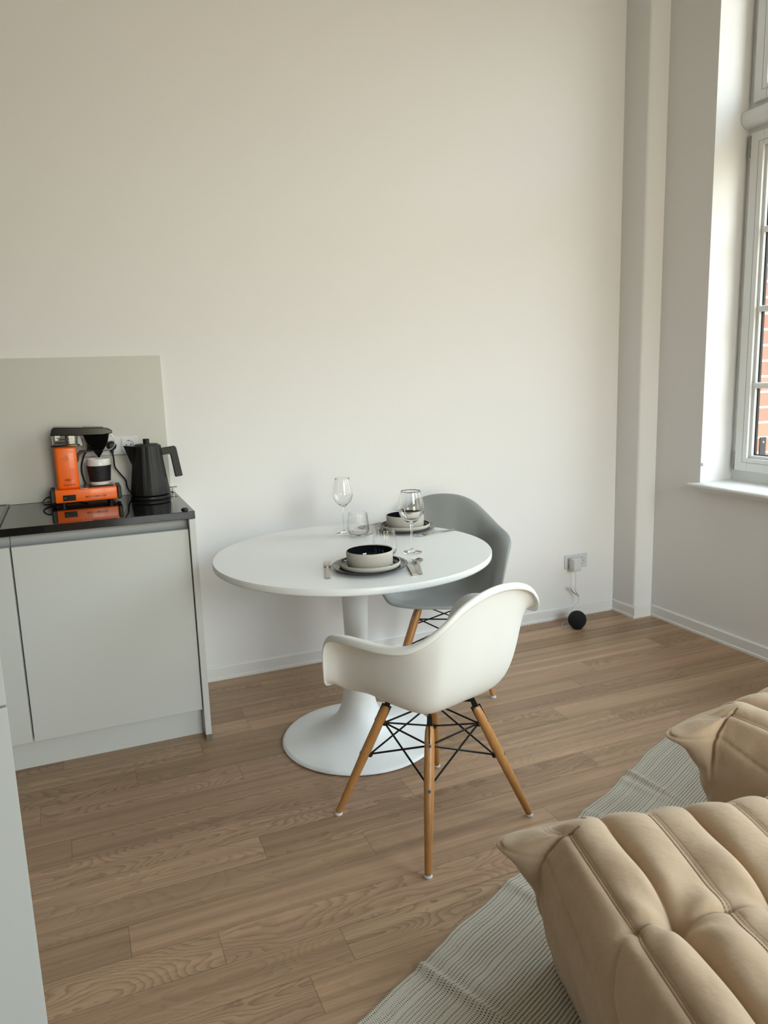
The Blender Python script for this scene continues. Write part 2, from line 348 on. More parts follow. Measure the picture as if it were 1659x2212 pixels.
# floor planks (rows along x), joints measured where the photo shows them
PW = 0.1195; Y0 = 1.53
known = {0: [0.515, 1.9], 1: [0.225, 1.5], 2: [0.014, 1.30], 3: [0.715, 2.05], 4: [0.416, 1.63], 5: [-0.9, 0.95, 2.2], 6: [-0.12, 1.1, 1.95], 7: [0.75, 1.75], 8: [0.45, 1.35, 2.5], 9: [0.10, 0.95, 2.0]}
me = bpy.data.meshes.new('floor'); vs = []; fs = []; uvs = []; cols = []
k = math.floor((YB - Y0) / PW) - 1
while Y0 + k * PW < YF:
    ya = max(Y0 + k * PW, YB); yb = min(Y0 + (k + 1) * PW, YF)
    if yb > ya:
        js = list(known.get(k, []))
        if not js: js = [random.uniform(-0.6, 0.6)]
        while min(js) > XL + 1.3: js.append(min(js) - random.uniform(0.6, 1.25))
        while max(js) < XR - 1.3: js.append(max(js) + random.uniform(0.6, 1.25))
        xs = sorted([XL] + [j for j in js if XL < j < XR + 0.1] + [XR + 0.1]); g = 0.0004
        for a, b_ in zip(xs, xs[1:]):
            o = len(vs); vs += [(a + g, ya + g, 0), (b_ - g, ya + g, 0), (b_ - g, yb - g, 0), (a + g, yb - g, 0)]; fs.append((o, o + 1, o + 2, o + 3))
            ou, ov = random.uniform(0, 50), random.uniform(0, 50); fl = random.choice((-1, 1))
            uvs += [(fl * p[0] + ou, p[1] + ov) for p in vs[-4:]]
            c_ = random.random(); s_ = random.random(); cols.append((c_, 0.15 + 0.85 * s_ * s_ if (k, round(a, 2)) not in () else 1, random.random()))
    k += 1
o = len(vs); vs += [(XL, YB, -0.003), (XR + 0.1, YB, -0.003), (XR + 0.1, YF, -0.003), (XL, YF, -0.003), (XL, YB, -0.05), (XR + 0.1, YB, -0.05), (XR + 0.1, YF, -0.05), (XL, YF, -0.05)]
fs += [(o, o + 1, o + 2, o + 3), (o + 4, o + 7, o + 6, o + 5), (o, o + 4, o + 5, o + 1), (o + 1, o + 5, o + 6, o + 2), (o + 2, o + 6, o + 7, o + 3), (o + 3, o + 7, o + 4, o)]
uvs += [(0, 0)] * 8
me.from_pydata(vs, [], fs); l = me.uv_layers.new(name='UVMap')
for lp in me.loops: l.data[lp.index].uv = uvs[lp.vertex_index]
ca = me.color_attributes.new('plank', 'FLOAT_COLOR', 'CORNER')
for p in me.polygons:
    c_ = cols[p.index] if p.index < len(cols) else (0, 1, 0)
    for li in p.loop_indices: ca.data[li].color = (*c_, 1)
me.materials.append(M['oak']); me.materials.append(mat('joint_dark', (70, 52, 38), 0.8))
for p in me.polygons:
    if p.index >= len(cols): p.material_index = 1
fl = bpy.data.objects.new('floor', me); COL.objects.link(fl); struct(fl)

struct(MB().box(XL - 0.15, XR + 0.5, YF, YF + 0.2, -0.05, ZC + 0.1).obj('wall_back', 'wall', smooth=False))
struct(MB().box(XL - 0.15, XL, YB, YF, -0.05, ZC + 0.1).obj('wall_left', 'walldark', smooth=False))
fx0, fx1, fz0, fz1 = FRONT_FILL_WIN
struct(MB().box(XL - 0.15, fx0, YB - 0.262, YB, -0.05, ZC + 0.1).box(fx1, XR + 0.5, YB - 0.262, YB, -0.05, ZC + 0.1).box(fx0, fx1, YB - 0.262, YB, -0.05, fz0 - 0.04).box(fx0, fx1, YB - 0.262, YB, fz1, ZC + 0.1).obj('wall_front', 'wall', smooth=False))
struct(MB().box(XL - 0.15, XR + 0.5, YB, YF, ZC, ZC + 0.1).obj('ceiling', 'ceil', smooth=False))
# right wall with window openings (inner plaster leaf up to XO, brick leaf beyond)
wr = MB(); ext = MB(); ys = sorted(WINDOWS, key=lambda w: w[0]); cur = YB
BI = 0.06                      # the brick opening is a little smaller than the plaster one
for (y0, y1, z0, z1) in ys:
    wr.box(XR, XO, cur, y0, 0, ZC); wr.box(XR, XO, y0, y1, 0, z0 - 0.04); wr.box(XR, XO, y0, y1, z1, ZC)
    cur = y1
wr.box(XR, XO, cur, YF, 0, ZC)
struct(wr.obj('wall_right', 'wall', smooth=False))
cur = YB
for (y0, y1, z0, z1) in ys:
    ext.box(XO + 0.002, XO + 0.16, cur, y0 + BI, -0.05, ZC + 0.1); ext.box(XO + 0.002, XO + 0.16, y0 + BI, y1 - BI, -0.05, z0 - 0.03); ext.box(XO + 0.002, XO + 0.16, y0 + BI, y1 - BI, z1 - 0.05, ZC + 0.1)
    cur = y1 - BI
ext.box(XO + 0.002, XO + 0.16, cur, YF + 0.2, -0.05, ZC + 0.1)
struct(ext.obj('wall_outer', 'brick', smooth=False), 'red brick outer face seen through the window')
# boxed column in the corner
struct(MB().box(2.838, XR + 0.08, 3.252, YF + 0.08, -0.02, ZC + 0.02, bev=0.014, seg=5).obj('trim_1', 'wall'), 'boxed-in plaster column in the corner')

def skirt(name, x0, y0, x1, y1, nx, ny):
    # profile: 66 mm board, 12 mm thick, small shoe and a chamfered top
    prof = [(0.0, 0.0), (0.016, 0.0), (0.016, 0.012), (0.012, 0.016), (0.012, 0.060), (0.007, 0.066), (0.0, 0.066)]
    b = MB(); n = len(prof)
    A = [(x0 + nx * p[0], y0 + ny * p[0], p[1]) for p in prof]; B = [(x1 + nx * p[0], y1 + ny * p[0], p[1]) for p in prof]
    b.add(A + B, [tuple(range(n)), tuple(range(2 * n - 1, n - 1, -1))] + [(i, (i + 1) % n, n + (i + 1) % n, n + i) for i in range(n)])
    return struct(b.obj(name, 'trim', smooth=False))
skirt('baseboard_back', 0.402, YF - 0.0005, 2.84, YF - 0.0005, 0, -1)
skirt('baseboard_column_side', 2.8375, 3.2355, 2.8375, YF, -1, 0)
skirt('baseboard_column_front', 2.8375, 3.2515, XR, 3.2515, 0, -1)
skirt('baseboard_right', XR - 0.0005, YB, XR - 0.0005, 3.252, -1, 0)
skirt('baseboard_left', XL + 0.0005, YB, XL + 0.0005, YF, 1, 0)

# windows
def window(idx, y0, y1, z0, z1):
    t = bpy.data.objects.new('window_%d' % idx, None); COL.objects.link(t); t.location = (3.17, (y0 + y1) / 2, z0); struct(t)
    h = (y1 - y0) / 2; H = z1 - z0; zt0, zt1 = 1.70, 1.80      # transom band above sill
    fr = MB()
    fr.box(0, 0.05, -h, -h + 0.045, 0, H); fr.box(0, 0.05, h - 0.045, h, 0, H); fr.box(0, 0.05, -h + 0.045, h - 0.045, 0, 0.068); fr.box(0, 0.05, -h + 0.045, h - 0.045, H - 0.05, H); fr.box(0, 0.05, -h + 0.045, h - 0.045, zt0 - 0.037, zt1 + 0.022)
    fr.obj('window_frame', 'frame', t, smooth=False)
    # moulded transom cover
    q = MB(); pr = [(0.0, zt0 + 0.0), (-0.028, zt0 + 0.004), (-0.052, zt0 + 0.022), (-0.058, zt0 + 0.05), (-0.05, zt0 + 0.075), (-0.02, zt0 + 0.086), (0.0, zt0 + 0.09)]
    q.add([(p[0], -h + 0.002, p[1]) for p in pr] + [(p[0], h - 0.002, p[1]) for p in pr], [tuple(range(7)), tuple(range(13, 6, -1))] + [(i, (i + 1) % 7, 7 + (i + 1) % 7, 7 + i) for i in range(7)])
    q.obj('transom', 'frame', t, angle=60)
    def sash(ya, yb, za, zb, rows):
        sw, bw = 0.073, 0.077; xa = -0.022
        s = MB(); s.box(xa, 0.045, ya, ya + sw, za, zb, 0.003); s.box(xa, 0.045, yb - sw, yb, za, zb, 0.003); s.box(xa, 0.045, ya + sw + 0.0001, yb - sw - 0.0001, za, za + bw - 0.012, 0.003); s.box(xa, 0.045, ya + sw + 0.0001, yb - sw - 0.0001, zb - bw + 0.01, zb, 0.003)
        so = s.obj('sash', 'frame', t, smooth=False)
        g0, g1, y_0, y_1 = za + bw - 0.012, zb - bw + 0.01, ya + sw, yb - sw
        # stepped glazing bead and dark joint line
        gl = MB(); e_ = 0.0025
        for (a, b_, c_, d_) in ((y_0 - 0.028, y_0 - 0.0255, g0 - 0.02, g1 + 0.02), (y_1 + 0.0255, y_1 + 0.028, g0 - 0.02, g1 + 0.02), (y_0 - 0.028, y_1 + 0.028, g0 - 0.0225, g0 - 0.02), (y_0 - 0.028, y_1 + 0.028, g1 + 0.02, g1 + 0.0225)):
            gl.box(xa - 0.0006, xa + 0.002, a, b_, c_, d_)
        gl.obj('joint_line', 'alu', so, smooth=False)
        bd = MB(); bw2 = 0.016
        for (a, b_, c_, d_) in ((y_0, y_0 + bw2, g0, g1), (y_1 - bw2, y_1, g0, g1), (y_0 + bw2, y_1 - bw2, g0, g0 + bw2), (y_0 + bw2, y_1 - bw2, g1 - bw2, g1)):
            bd.box(-0.006, 0.012, a, b_, c_, d_, 0.002)
        bd.obj('glazing_bead', 'frame', so, smooth=False)
        gk = MB()
        for (a, b_, c_, d_) in ((y_0 + bw2, y_0 + bw2 + 0.006, g0 + bw2, g1 - bw2), (y_1 - bw2 - 0.006, y_1 - bw2, g0 + bw2, g1 - bw2), (y_0 + bw2, y_1 - bw2, g0 + bw2, g0 + bw2 + 0.005)):
            gk.box(0.010, 0.024, a, b_, c_, d_)
        gk.obj('gasket', 'rubber', so, smooth=False)
        MB().box(0.015, 0.019, y_0 + 0.01, y_1 - 0.01, g0 + 0.01, g1 - 0.01).obj('pane', 'pane', so, smooth=False)
        for zr in rows:
            MB().box(-0.010, 0.028, y_0 + 0.002, y_1 - 0.002, zr - 0.014, zr + 0.014, 0.008, 3).obj('glazing_bar', 'frame', so)
        return so
    za, zb = 0.055, zt0 - 0.025
    rows = [0.485, 0.855, 1.225]
    sash(-h + 0.036, -0.004, za, zb, rows); s2 = sash(0.004, h - 0.036, za, zb, rows)
    MB().box(-0.03, -0.020, -0.012, 0.012, za, zb, 0.002).obj('cover_strip', 'frame', t, smooth=False)
    sash(-h + 0.036, -0.004, zt1 + 0.01, H - 0.03, []); sash(0.004, h - 0.036, zt1 + 0.01, H - 0.03, [])
    for zz in (za + 0.0, zb - 0.105):
        hg = MB().lathe([(0.0, 0), (0.007, 0), (0.007, 0.03), (0.0055, 0.033), (0.007, 0.036), (0.007, 0.066), (0.0055, 0.07), (0.007, 0.073), (0.007, 0.095), (0.0, 0.095)], 16)
        ho = hg.obj('hinge', 'chrome', t); ho.location = (-0.014, h - 0.028, zz)
    return t
for i, (y0, y1, z0, z1) in enumerate(WINDOWS):
    w = window(i + 1, y0, y1, z0, z1)
    # sill board with moulded nosing, ears past the reveal
    pr = [(XR - 0.058, 0.800), (XR - 0.062, 0.796), (XR - 0.063, 0.790), (XR - 0.060, 0.784), (XR - 0.052, 0.7805), (XR - 0.038, 0.780), (XR - 0.034, 0.776), (XR - 0.033, 0.768), (XR - 0.028, 0.761), (XR - 0.016, 0.758), (XR, 0.757)]
    # nosing runs past the opening, board lies inside it
    q = MB(); n = 9; P9 = pr + [(XR, 0.8)]
    # mitred end: the nosing returns to the wall
    A = [(p[0], y1 + (XR - p[0]) * 0.55 - 0.008, p[1]) for p in P9]; B = [(p[0], y0 - (XR - p[0]) * 0.55 + 0.008, p[1]) for p in P9]; n = len(P9)
    q.add(A + B, [tuple(range(n)), tuple(range(2 * n - 1, n - 1, -1))] + [(j, (j + 1) % n, n + (j + 1) % n, n + j) for j in range(n)])
    q.box(XR - 0.0005, 3.18, y0 + 0.0005, y1 - 0.0005, 0.7605, 0.800)
    so = q.obj('window_sill', 'trim', None, angle=50); struct(so); so.name = 'trim_%d' % (i + 2); so['label'] = 'white moulded window sill'
fw_ = window(len(WINDOWS) + 1, fx0, fx1, fz0, fz1); fw_.location = ((fx0 + fx1) / 2, FRONT_Y - 0.212, fz0); fw_.rotation_euler = (0, 0, -math.pi / 2)  # unseen window, added to bring light in from behind the camera
struct(MB().box(fx0 + 0.0005, fx1 - 0.0005, FRONT_Y - 0.222, FRONT_Y + 0.05, fz0 - 0.0395, fz0, 0.003).obj('trim_9', 'trim', smooth=False), 'white sill of the unseen window added behind the camera')
# small round clip on the far reveal
kn = MB().lathe([(0.0, 0.010), (0.004, 0.0095), (0.0085, 0.006), (0.0095, 0.003), (0.0095, 0.0), (0.0, 0.0)], 24).obj('wall_button', 'plastic')
kn.location = (2.968, 2.930, 0.893); kn.rotation_euler = (math.pi / 2, 0, 0)
tag(kn, 'tiny white round button stuck on the window reveal above the sill', 'button')
# security bracket on the brick reveal outside
sb = thing('wall_bracket', 'dark metal bracket screwed to the brick jamb outside the window', 'bracket', (3.30, 2.866, 0.93))
MB().box(-0.012, 0.028, -0.004, 0.004, -0.03, 0.085, 0.001).obj('plate', 'bracket', sb, smooth=False)
MB().box(-0.012, 0.028, -0.09, -0.004, -0.03, -0.006, 0.001).obj('arm', 'bracket', sb, smooth=False)
MB().lathe([(0, 0.003), (0.005, 0.002), (0.006, 0), (0, 0)], 16).obj('screw', 'pin', sb).location = (0.008, -0.004, 0.06)
sb.children[-1].rotation_euler = (math.pi / 2, 0, 0)

# ------------------------------------------------------------ kitchen run on the far wall
DF = 2.862
def base_cabinet(x0, x1, label):
    c = thing('kitchen_cabinet', label, 'cabinet', ((x0 + x1) / 2, 3.14, 0.12), 0, 'base cabinets under the black worktop'); w = (x1 - x0) / 2
    MB().box(-w + 0.0005, w - 0.0005, DF + 0.022 - 3.14, YF - 0.003 - 3.14, 0.0, 0.726).obj('carcass', 'lacquer', c, smooth=False)
    MB().box(-w + 0.002, w - 0.002, DF - 3.14, DF + 0.019 - 3.14, 0.002, 0.727, 0.0015).obj('door', 'lacquer', c, smooth=False)
    g = MB(); pr = [(DF + 0.036 - 3.14, 0.768), (DF + 0.036 - 3.14, 0.745), (DF + 0.031 - 3.14, 0.733), (DF + 0.018 - 3.14, 0.7285), (DF + 0.006 - 3.14, 0.7285), (DF + 0.006 - 3.14, 0.7275), (DF + 0.06 - 3.14, 0.7275), (DF + 0.06 - 3.14, 0.768)]
    g.prism(pr, -w, w, 'x'); g.obj('handle_rail', 'alu', c, angle=50)
    return c
base_cabinet(-0.231, 0.3765, 'white handleless base cabinet next to the end panel, under the coffee maker')
base_cabinet(-0.8405, -0.233, 'white handleless base cabinet under the hob, cut by the left edge of the photo')
ep = thing('end_panel', 'thin white end panel with a small metal foot, at the right of the base cabinets', 'panel', (0.389, 3.14, 0))
MB().box(-0.0115, 0.0115, 2.843 - 3.14, YF - 0.002 - 3.14, 0.022, 0.8875, 0.0008).obj('board', 'lacquer', ep, smooth=False)
MB().box(-0.0118, 0.0118, 2.840 - 3.14, 2.90 - 3.14, 0.0, 0.022, 0.001).obj('foot', 'footmetal', ep, smooth=False)
pl = MB().box(-2.2, 0.3768, 2.913, 2.929, 0.001, 0.1195).obj('plinth_board', 'lacquer', smooth=False); tag(pl, 'long white recessed plinth board along the floor below the base cabinets', 'plinth')
wt = MB().box(-2.2, 0.4025, 2.852, YF - 0.001, 0.888, 0.916, 0.0015).obj('worktop', 'granite', smooth=False); tag(wt, 'polished black kitchen worktop carrying the coffee maker and kettle', 'worktop')
spb = MB().box(-2.2, 0.388, YF - 0.011, YF - 0.001, 0.9165, 1.507, 0.001).obj('splashback', 'splash', smooth=False); tag(spb, 'large plain light grey splashback panel on the wall above the worktop', 'splashback')
hb = thing('cooktop', 'black glass cooktop with a slim metal frame at the far left of the worktop', 'cooktop', (-0.55, 3.155, 0.9165))
MB().box(-0.28, 0.28, -0.245, 0.245, 0.0, 0.004).obj('glass_plate', 'hob', hb, smooth=False)
q = MB(); q.box(-0.292, -0.28, -0.257, 0.257, 0, 0.006, 0.001); q.box(0.28, 0.292, -0.257, 0.257, 0, 0.006, 0.001); q.box(-0.28, 0.28, -0.257, -0.245, 0, 0.006, 0.001); q.box(-0.28, 0.28, 0.245, 0.257, 0, 0.006, 0.001); q.obj('metal_frame', 'hobframe', hb, smooth=False)
cap = MB().lathe([(0.0, 0.007), (0.010, 0.0065), (0.013, 0.003), (0.0135, 0.0), (0.0, 0.0)], 24).obj('round_cap', 'blkmatt'); cap.location = (0.372, 2.90, 0.9165)
tag(cap, 'small black round cap lying on the front right corner of the worktop', 'cap')
pn = MB().tube([(0.378, 3.41, 0.938), (0.412, 3.408, 0.938)], 0.0022, 8).lathe([(0, 0), (0.003, 0), (0.003, 0.018), (0, 0.018)], 10, 0.395, 3.409, 0.9195).lathe([(0, 0), (0.010, 0), (0.009, 0.003), (0, 0.003)], 16, 0.395, 3.409, 0.9168).obj('metal_peg', 'chrome')
tag(pn, 'tiny silver T-shaped peg behind the kettle at the back of the worktop', 'peg')

# tall cabinet beyond the left edge; its two stacked doors stand open into the picture
tu = thing('tall_cabinet', 'white tall cabinet with two stacked doors standing open at the lower left edge', 'cabinet', (-0.1620, 1.527, 0), math.radians(14))
MB().box(-1.195, -0.62, -0.62, 0.018, 0.05, 2.1).obj('carcass', 'laminate', tu, smooth=False)
MB().box(-0.60, 0.0, -0.0, 0.019, 0.06, 0.7985, 0.0012).obj('door', 'laminate', tu, smooth=False)
MB().box(-0.60, 0.0, -0.0, 0.019, 0.8035, 2.1, 0.0012).obj('door', 'laminate', tu, smooth=False)
for hz in (0.2, 0.7, 0.95, 1.9): MB().box(-0.635, -0.585, -0.002, 0.014, hz, hz + 0.06).obj('hinge', 'chrome', tu, smooth=False)

# wall sockets
def socket(x0, n, z0, idx_label, plugged, yw, name='wall_socket'):
    w = 0.071 * n + 0.010; t = thing(name, idx_label, 'socket', (x0 + w / 2, yw, z0 + 0.0405))
    f_ = MB(); f_.box(-w / 2, w / 2, -0.008, -0.0003, -0.0405, 0.0405, 0.003, 2); f_.obj('cover_frame', 'plastic', t, smooth=False)
    for i in range(n):
        cx = -w / 2 + 0.005 + 0.0355 + 0.071 * i
        # square insert with a round recess
        b = MB(); h = 0.0272; R = 0.0205; seg = 32; yf, yr = -0.0115, -0.0095
        ring = [(cx + R * math.cos(2 * math.pi * k / seg), R * math.sin(2 * math.pi * k / seg)) for k in range(seg)]
        def sq(a):
            c_, s_ = math.cos(a), math.sin(a); m_ = max(abs(c_), abs(s_)); return (cx + h * c_ / m_, h * s_ / m_)
        outer = [sq(2 * math.pi * k / seg) for k in range(seg)]
        vs = [(p[0], -0.007, p[1]) for p in outer] + [(p[0], yf, p[1]) for p in outer] + [(p[0], yf, p[1]) for p in ring] + [(cx + (p[0] - cx) * 0.95, -0.0082, p[1] * 0.95) for p in ring]
        fs = []
        for j in range(3):
            for k in range(seg): k2 = (k + 1) % seg; fs.append((j * seg + k, j * seg + k2, (j + 1) * seg + k2, (j + 1) * seg + k))
        fs.append(tuple(3 * seg + k for k in range(seg))); b.add(vs, fs)
        ins = b.obj('outlet', 'plastic', t, angle=30)
        for dx in (-0.0095, 0.0095):
            hh = MB().lathe([(0, 0.0), (0.0028, 0.0), (0.0028, 0.0006), (0, 0.0006)], 12).obj('hole', 'hole', ins); hh.location = (cx + dx, -0.0083, 0); hh.rotation_euler = (math.pi / 2, 0, 0)
        for dz in (-0.0185, 0.0185):
            MB().box(cx - 0.003, cx + 0.003, -0.0105, -0.0083, dz - 0.0012, dz + 0.0012).obj('earth_clip', 'hole', ins, smooth=False)
    return t
socket(0.044, 3, 1.094, 'triple light grey wall socket on the splashback behind the coffee maker and kettle', [0, 1], YF - 0.011)
socket(2.494, 2, 0.2825, 'double white wall socket near the floor, left of the corner column', [0], YF)

# plug + adapter + cable of the ball speaker
ad = thing('power_adapter', 'small pale grey plug-in power adapter with a bundled thin cable, in the double socket', 'adapter', (2.534, YF - 0.012, 0.323))
a_ = MB(); a_.box(-0.026, 0.026, -0.062, -0.014, -0.041, 0.030, 0.007, 3); a_.obj('housing', 'cable', ad)
MB().lathe([(0, 0), (0.0185, 0), (0.0185, 0.017), (0, 0.017)], 28).obj('plug_head', 'cable', ad).rotation_euler = (math.pi / 2, 0, 0)
pts = [(-0.002, -0.04, -0.04), (0.0, -0.042, -0.075), (-0.002, -0.045, -0.13), (0.0, -0.045, -0.155), (0.018, -0.045, -0.20), (0.012, -0.05, -0.225), (-0.018, -0.045, -0.25), (-0.032, -0.04, -0.285), (-0.042, -0.045, -0.312), (-0.062, -0.06, -0.3195), (-0.11, -0.08, -0.3205), (-0.140, -0.115, -0.3205), (-0.136, -0.152, -0.312)]
MB().tube(pts, 0.0017, 8, smooth=6).obj('cable', 'cable', ad)
lp = MB()
for i in range(5):
    o_ = 0.003 * (i - 2); A = Vector((-0.036 + 0.003 * i, -0.04 + o_, -0.128 - 0.002 * i)); B = Vector((0.020 - 0.002 * i, -0.045 + o_, -0.192 + 0.002 * i)); dd = (B - A); nn = Vector((dd.z, 0, -dd.x)).normalized() * (0.006 + 0.001 * i)
    loop = [A, A + dd * 0.3 + nn, A + dd * 0.8 + nn * 0.5, B, A + dd * 0.8 - nn * 0.5, A + dd * 0.3 - nn, A + nn * 0.05]
    lp.tube(loop, 0.0017, 8, smooth=5)
lp.obj('cable_bundle', 'cable', ad)
sp = thing('ball_speaker', 'small black cloth-covered ball speaker on the floor below the double socket', 'speaker', (2.452, 3.255, 0))
prof = []
for i in range(33):
    a = -math.pi / 2 + math.pi * i / 32; rr, zz = 0.0495 * math.cos(a), 0.0495 * math.sin(a)
    if zz < -0.041: continue
    prof.append((rr, zz + 0.048))
prof[-1] = (0.0, prof[-1][1])
MB().lathe(prof, 48).obj('body', 'speaker', sp)
MB().lathe([(0.0, 0), (0.0265, 0), (0.0285, 0.0085), (0.0, 0.0085)], 32).obj('base', 'blkmatt', sp)

# ------------------------------------------------------------ coffee maker
cm = thing('coffee_maker', 'orange and black filter coffee maker on the worktop, left of the kettle', 'coffee maker', (0.037, 3.31, 0.9162))
b = MB().box(-0.118, 0.117, -0.062, 0.062, 0.014, 0.066, 0.005, 3); b.obj('base', 'orange', cm)
q = MB()
for sx_ in (-0.122, 0.117):
    w_ = 0.014 if sx_ < 0 else 0.017
    q2 = MB().box(sx_ - (w_ if sx_ < 0 else 0) , sx_ + (w_ if sx_ > 0 else 0.004), -0.058, 0.058, 0.013, 0.067, 0.005, 2); q2.obj('end_cap', 'blkmatt', cm, smooth=False)
for fx in (-0.09, 0.09):
    for fy in (-0.045, 0.045):
        MB().lathe([(0, 0), (0.009, 0), (0.011, 0.013), (0, 0.013)], 16, fx, fy).obj('foot', 'blkmatt', cm)
sw = MB().box(-0.089, -0.041, -0.0645, -0.060, 0.022, 0.045, 0.001); so_ = sw.obj('switch_panel', 'blkgloss', cm, smooth=False)
MB().box(-0.072, -0.048, -0.066, -0.064, 0.026, 0.041, 0.001).obj('switch', 'blkmatt', so_, smooth=False)
MB().lathe([(0.0025, 0.0), (0.0042, 0.0), (0.0042, 0.0006), (0.0025, 0.0006)], 20, closed=True).obj('power_mark', 'whiteprint', so_).location = (-0.081, -0.0646, 0.0335)
so_.children[-1].rotation_euler = (math.pi / 2, 0, 0)
text('wordmark', 'MOCCAMASTER', 0.0105, 'print', cm, (0.035, -0.0624, 0.029), (math.pi / 2, 0, 0), sx=1.05, bold=0.00008)
tw = MB().box(-0.105, -0.022, -0.045, 0.040, 0.066, 0.238, 0.012, 4); two = tw.obj('tower', 'orange', cm)
text('tower_mark', 'Cup-one', 0.0125, 'print', two, (-0.062, -0.0456, 0.081), (math.pi / 2, 0, 0), shear=0.4, bold=0.0001)
# badge: oval swirl with lines, and a small emblem near the top
q = MB()
def ringf(cx, cz, rx, rz, th=0.0007, seg=28, a0=0, a1=2 * math.pi, y=-0.0456):
    pts = [(cx + rx * math.cos(a0 + (a1 - a0) * k / seg), y, cz + rz * math.sin(a0 + (a1 - a0) * k / seg)) for k in range(seg + 1)]
    q.tube(pts, th * 0.5, 6)
ringf(-0.064, 0.104, 0.011, 0.0045); ringf(-0.064, 0.104, 0.017, 0.003, a0=0.6, a1=2.5); ringf(-0.064, 0.104, 0.017, 0.003, a0=3.7, a1=5.7)
for dz in (-0.0015, 0.0, 0.0015): q.tube([(-0.072, -0.0456, 0.104 + dz), (-0.056, -0.0456, 0.104 + dz)], 0.0003, 6)
q.obj('logo_print', 'print', two)
q = MB()
ringf(-0.064, 0.190, 0.0095, 0.0095, a0=math.pi, a1=2 * math.pi)
for dz, hw in ((0.0, 0.0105), (-0.004, 0.006), (0.004, 0.006), (0.0085, 0.002)): q.tube([(-0.064 - hw, -0.0456, 0.192 + dz), (-0.064 + hw, -0.0456, 0.192 + dz)], 0.0004, 6)
q.obj('crest_print', 'print', two)
# water tank (clear) with flange and inner parts
tk = MB(); o2, i2 = (0.050, 0.045), (0.047, 0.042)
def rrect(cx, cy, hx, hy, rr, seg=5):
    out = []
    for (sx_, sy_, a0) in ((1, 1, 0), (-1, 1, math.pi / 2), (-1, -1, math.pi), (1, -1, 1.5 * math.pi)):
        for k in range(seg + 1):
            a = a0 + math.pi / 2 * k / seg; out.append((cx + sx_ * (hx - rr) + rr * math.cos(a), cy + sy_ * (hy - rr) + rr * math.sin(a)))
    return out
def shell_walls(cx, cy, hx, hy, rr, th, z0, z1):
    O = rrect(cx, cy, hx, hy, rr); I = rrect(cx, cy, hx - th, hy - th, rr * 0.8); n = len(O); b = MB()
    vs = [(p[0], p[1], z0) for p in O] + [(p[0], p[1], z1) for p in O] + [(p[0], p[1], z1) for p in I] + [(p[0], p[1], z0) for p in I]
    b.add(vs, [(j * n + k, j * n + (k + 1) % n, ((j + 1) % 4) * n + (k + 1) % n, ((j + 1) % 4) * n + k) for j in range(4) for k in range(n)]); return b
tko = shell_walls(-0.060, -0.002, 0.048, 0.046, 0.012, 0.0025, 0.246, 0.282).obj('water_tank', 'glass', cm)
b = MB(); b.prism(rrect(-0.060, -0.002, 0.054, 0.050, 0.012), 0.239, 0.2445, 'z'); b.obj('tank_flange', 'blkgloss', cm)
q = MB(); q.lathe([(0, 0), (0.004, 0), (0.004, 0.033), (0, 0.033)], 14, -0.055, 0, 0.246); q.box(-0.085, -0.03, -0.012, 0.012, 0.262, 0.265); q.box(-0.098, -0.02, -0.02, 0.02, 0.250, 0.253); q.obj('tank_float', 'blkmatt', tko, smooth=False)
# lid and housing: side-view wedge
poly = [(-0.112, 0.284), (-0.104, 0.310), (-0.094, 0.316), (0.08, 0.306), (0.108, 0.300), (0.120, 0.292), (0.119, 0.281), (0.086, 0.277), (-0.02, 0.279)]
b = MB(); b.prism(poly, -0.056, 0.056, 'y', bev=0.003); ld_ = b.obj('lid', 'blkgloss', cm, smooth=False)
q = MB()
for k in range(9): q.box(0.012 + k * 0.0085, 0.017 + k * 0.0085, -0.05, -0.035, 0.3065 - k * 0.0005, 0.3125 - k * 0.0005)
q.obj('vent_ribs', 'blkmatt', ld_, smooth=False)
# brushed bracket between tower and basket
MB().prism([(-0.016, 0.236), (0.006, 0.236), (-0.002, 0.282), (-0.014, 0.282)], -0.02, 0.03, 'y', bev=0.002).obj('side_bracket', 'alu2', cm, smooth=False)
# filter basket: tapered square funnel
b = MB()
def ringz(cx, cy, hx, hy, z): return [(p[0], p[1], z) for p in rrect(cx, cy, hx, hy, 0.008 if hx > 0.02 else hx * 0.4)]
levels = [(0.058, 0.0, 0.050, 0.046, 0.279), (0.060, 0.0, 0.041, 0.037, 0.247), (0.062, 0.0, 0.021, 0.020, 0.212), (0.062, 0.0, 0.019, 0.018, 0.207), (0.062, 0.0, 0.010, 0.010, 0.194), (0.062, 0.0, 0.005, 0.005, 0.188), (0.062, 0, 0.004, 0.004, 0.182)]
rs = [ringz(*l_) for l_ in levels]; n = len(rs[0]); vs = [p for r_ in rs for p in r_]
b.add(vs, [(i * n + k, i * n + (k + 1) % n, (i + 1) * n + (k + 1) % n, (i + 1) * n + k) for i in range(len(rs) - 1) for k in range(n)] + [tuple(range(n))[::-1], tuple((len(rs) - 1) * n + k for k in range(n))])
b.obj('filter_basket', 'blkgloss', cm, angle=25)
# arm holding the basket
ar = MB(); ar.prism([(-0.022, 0.200), (-0.022, 0.168), (-0.016, 0.176), (-0.012, 0.196), (0.0, 0.205), (0.045, 0.209), (0.045, 0.214), (-0.01, 0.214)], -0.02, 0.02, 'y', bev=0.0015); ar.obj('arm', 'blkmatt', cm, smooth=False)
MB().tube([(0.078, -0.02, 0.211), (0.098, -0.018, 0.212), (0.114, -0.01, 0.216), (0.128, 0.0, 0.232), (0.126, 0.0, 0.262), (0.112, 0.0, 0.279)], [0.0035, 0.0035, 0.003, 0.002, 0.002, 0.002], 8, smooth=4).obj('basket_handle', 'chrome', cm)
